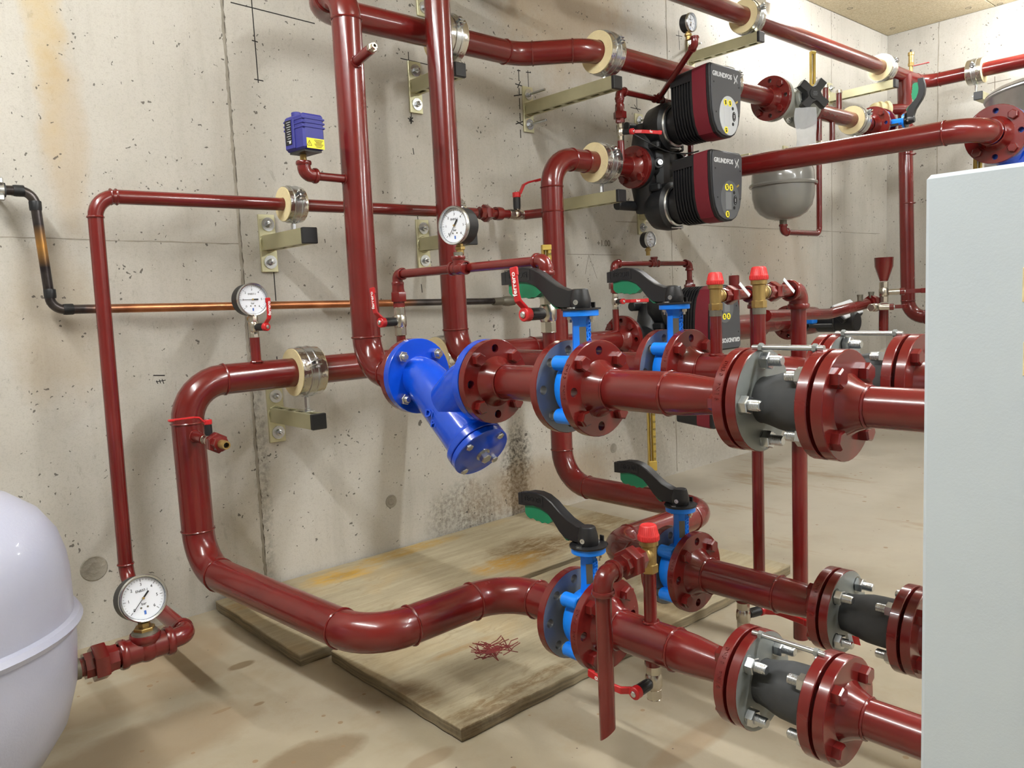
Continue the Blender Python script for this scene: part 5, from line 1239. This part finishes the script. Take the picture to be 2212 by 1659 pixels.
# ---------------------------------------------------------------- boards on the floor
def board(x0, x1, y0, y1, label, tilt=0):
    t = thing('formwork_board', label, 'board', ((x0 + x1) / 2, (y0 + y1) / 2, 0), 'stained formwork boards on the floor')
    g = G(); n = 40; L_ = x1 - x0; W_ = y1 - y0
    def ed(i): return (rnd.random() - .5) * .004
    top = []; 
    per = [(x0 + L_ * i / n, y0 + ed(i)) for i in range(n)] + [(x1 + ed(i), y0 + W_ * i / 16) for i in range(16)] + [(x1 - L_ * i / n, y1 + ed(i)) for i in range(n)] + [(x0 + ed(i), y1 - W_ * i / 16) for i in range(16)]
    cx, cy = (x0 + x1) / 2, (y0 + y1) / 2
    g.prism(per, .002, .0285, None, ch=.0018)
    o = put('board_panel', g, 'board', t, ang=30)
    for i in (-1, 1):
        put('batten', G().box(T(cx + i * L_ * .3, cy, .001), .06, W_ * .9, .002), 'board', t)
    return t
board(.855, 2.085, -1.052, -.552, 'front one of two wide stained wooden boards, under the low front pipe')
board(.792, 2.16, -.520, -.012, 'rear one of two wide stained wooden boards, against the concrete wall')
t = thing('paint_spill', 'dried splash of red paint on the front wooden board', 'paint', at(1065, 1405, z=.0295))
p0 = at(1065, 1405, z=.0288); g = G()
for i in range(46):
    a = rnd.random() * 2 * pi; r = .045 * rnd.random() ** .6; c = p0 + V((r * cos(a) * 1.1, r * sin(a) * .8, 0)); d = rnd.random() * pi; l = .008 + rnd.random() * .02
    q = [c + V((cos(d) * l * (k - 1) + .003 * sin(k * 5 + i), sin(d) * l * (k - 1) + .004 * cos(k * 3 + i), 0)) for k in range(4)]
    g.tube([v_ + V((0, 0, .0002)) for v_ in q], .0011, 6, flat=((0, 0, 1), 1.))
q = put('paint_streaks', g, 'dirtred', t)
q['kind'] = 'stuff'
put('paint_blot', G().lathe([(.018, 0), (.016, .0008), (0, .001)], 16, T(p0.x, p0.y, p0.z) @ Matrix.Diagonal((1.2, .6, 1, 1))), 'dirtred', t)
for px, py in ((235, 1377), (1215, 1098)):
    p = at(px, py, z=0.006); t = thing('bolt', 'loose zinc threaded piece lying on the floor at the wall' if px < 500 else 'dark crumb of debris on the board edge by the wall', 'bolt' if px < 500 else 'debris', (p.x, p.y, 0))
    put('threaded_piece', G().cyl(fr(p, (1, .2, 0)), .0055, -.012, .012, 12, ch=.001), 'zinc' if px < 500 else 'ink', t)
# ---------------------------------------------------------------- cabinet at the right edge
XC = .80; pc = at(2003, 378, x=XC)
t = thing('cabinet', 'large pale blue grey sheet metal cabinet filling the right edge', 'cabinet', (XC + .09, pc.y - .45, 0))
put('cabinet_case', G().box(T(XC + .095, pc.y - .45, pc.z / 2 - .02), .17, .90, pc.z - .04, .003), 'panel', t)
put('side_panel', G().box(T(XC + .009, pc.y - .45, pc.z / 2 + .01), .018, .904, pc.z - .02, .004), 'panel', t)
put('top_cover', G().box(T(XC + .09, pc.y - .45, pc.z - .012), .178, .902, .022, .004), 'panel', t)
p = at(2209, 615, x=XC); put('tape_residue', G().box(T(XC - .0003, p.y - .006, p.z), .0008, .012, .03, .0003), 'cream', t)
p = at(2210, 775, x=XC); put('tape_residue', G().box(T(XC - .0003, p.y - .005, p.z), .0008, .010, .03, .0003), 'cream', t)
# ---------------------------------------------------------------- aluminium clad drum
t = thing('clad_vessel', 'aluminium clad round vessel top behind the large flange at the right edge', 'vessel', (4.1, -1.35, 1.2))
m = T(4.08, -1.36, 0)
put('cladding', G().lathe([(.42, .9), (.42, 1.60), (.425, 1.61), (.41, 1.625), (0, 1.63)], 64, m), 'alu', t)
put('rim_bead', G().torus(m @ T(0, 0, 1.60), .422, .006, 64, 8), 'alu', t); put('seam', G().box(T(4.08 - .415, -1.36 + .075, 1.30), .006, .016, .6), 'alu', t); put('base_leg', G().cyl(m, .3, 0, .9, 32), 'alu', t)
put('rim_clip', G().box(T(4.08 - .41, -1.285, 1.605), .02, .02, .012, .002), 'black', t)
# ---------------------------------------------------------------- second row far behind: pump line, funnel, small parts
YB = -.19
t = thing('heating_pipe', 'far lower red line right of the lower pump, running to the far riser', 'pipe', (3.4, YB, ZU))
flange(t, (2.818, YB, ZU + .005), (1, 0, 0), R=.078, br=.06, rp=.036, nh=4, hrot=pi / 4)
pipe(t, [(2.86, YB, ZU + .005), (3.62, YB, ZU + .005)], .036)
flange(t, (3.66, YB, ZU + .005), (-1, 0, 0), R=.085, br=.065, rp=.036)
put('thick_sleeve', G().lathe([(.036, -.2), (.056, -.18), (.058, -.05), (.058, .05), (.056, .18), (.036, .2)], 28, fr((3.2, YB, ZU + .005), (1, 0, 0))), 'red', t)
t = thing('check_valve', 'dark flanged check valve far behind with a small blue part', 'valve', (3.72, YB, ZU))
put('valve_body', G().lathe([(0, 0), (.07, 0), (.07, .018), (.055, .02), (.055, .06), (.07, .062), (.07, .08), (0, .08)], 28, fr((3.662, YB, ZU + .005), (1, 0, 0))), 'satin', t)
put('blue_part', G().box(T(3.70, YB - .09, ZU + .01), .05, .05, .03, .006), 'azure', t); put('black_lever', G().box(fr((3.70, YB - .14, ZU - .015), (0, 0, 1), (.4, -1, 0)), .11, .022, .02, .004), 'black', t)
t = thing('circulation_pump', 'small black pump with a white terminal box, far behind over the near joint rod', 'pump', (3.92, YB - .1, ZU))
put('motor', G().cyl(fr((3.86, YB - .05, ZU - .005), (0, -1, 0)), .05, 0, .20, 32, ch=.006).torus(fr((3.86, YB - .15, ZU - .005), (0, -1, 0)), .051, .004, 32, 6), 'black', t)
put('pump_housing', G().lathe([(0, -.1), (.04, -.1), (.07, -.03), (.07, .03), (.04, .12), (0, .12)], 28, fr((3.86, YB, ZU + .005), (1, 0, 0))), 'red', t)
tb = Matrix.Translation((3.86, YB - .19, ZU + .045)) @ Matrix.Rotation(.75, 4, 'X') @ Matrix.Rotation(-.25, 4, 'Y')
put('terminal_box', G().box(tb, .15, .10, .03, .004), 'black', t); tp = put('cover_plate', G().box(tb @ T(0, 0, .0195), .145, .095, .010, .003), 'keypad', t)
g = G()
for i in range(5): g.box(tb @ T(-.02 + i * .014, .012, .0245), .009, .03, .0006)
put('cover_print', g, 'screendim', tp)
t = thing('heating_pipe', 'far thin red pipe with a slight bend leading to the funnel valve', 'pipe', (3.7, -.55, .70))
pA = at(1655, 682, y=-.50); pB = at(1790, 678, y=-.50); pC = at(1872, 656, y=-.55)
put('pipe_body', G().tube(arcpath([pA, pB, pC], .2)[0], .024, 20), 'red', t); union(t, pC + (pC - pB).normalized() * .04, (pC - pB).normalized(), .024, k=.9)
pF = at(1909, 660, y=-.60)
t = thing('filling_funnel', 'red filling funnel on a nickel ball valve, far behind by the far riser', 'funnel', pF)
x, y = pF.x, pF.y
zt = at(1912, 556, x=x).z; zb = at(1912, 607, x=x).z; z2 = at(1909, 655, x=x).z
put('funnel_bowl', G().lathe([(.018, zb), (.019, zb + .004), (.040, zb + (zt - zb) * .62), (.042, zt), (.040, zt), (.037, zb + (zt - zb) * .62), (.016, zb + .004)], 28, T(x, y, 0)), 'red', t)
put('standpipe', G().cyl(T(x, y, 0), .021, z2 - .13, z2, 20, ch=.002), 'red', t)
ball_valve((x, y, (zb + z2) / 2), (0, 0, 1), (.5, -1, 0), (.6, -1, 0), 'nickel ball valve with red tipped lever under the red funnel', 1.55, text_on=False, ln=.035, lever_mat='red', sleeve='nickel')
ball_valve(at(1890, 664, y=-.60), (1, .0, .0), (.4, -1, 0), (1, -.4, 0), 'nickel valve beside the foot of the red funnel', 1.4, text_on=False, ln=.03, lever_mat='red', sleeve='nickel')
for i, px in enumerate((1861, 1879)):
    p = (pB + (pC - pB) * .82 if i == 0 else pC + (pC - pB).normalized() * .035) + V((0, 0, .03)); t = thing('vent_plug', f"{'left' if i == 0 else 'right'} small plug standing on the far thin pipe", 'plug', p)
    put('plug_body', G().cyl(T(p.x, p.y, p.z), .012, -.02, .012, 6).cyl(T(p.x, p.y, p.z), .014, .012, .02, 14), 'tin', t)
pv = at(1952, 688, y=-.85)
butterfly((4.72, -.66, .64), (0, 1, 0), (1, 0, .05), (0.0, .25, 1), 'far blue butterfly valve by the cabinet edge, lever upright', word=False)
t = thing('pipe_fitting', 'red stub with hexagon cap standing behind the left rear safety valve', 'fitting', at(1585, 640, y=-.40))
p = at(1586, 628, y=-.40)
put('stub_body', G().cyl(T(p.x, p.y, 0), .020, p.z - .09, p.z + .04, 18).cyl(T(p.x, p.y, 0), .036, p.z + .0, p.z + .022, 6, ch=.002).cyl(T(p.x, p.y, 0), .021, p.z + .02, p.z + .062, 18, ch=.002), 'red', t)
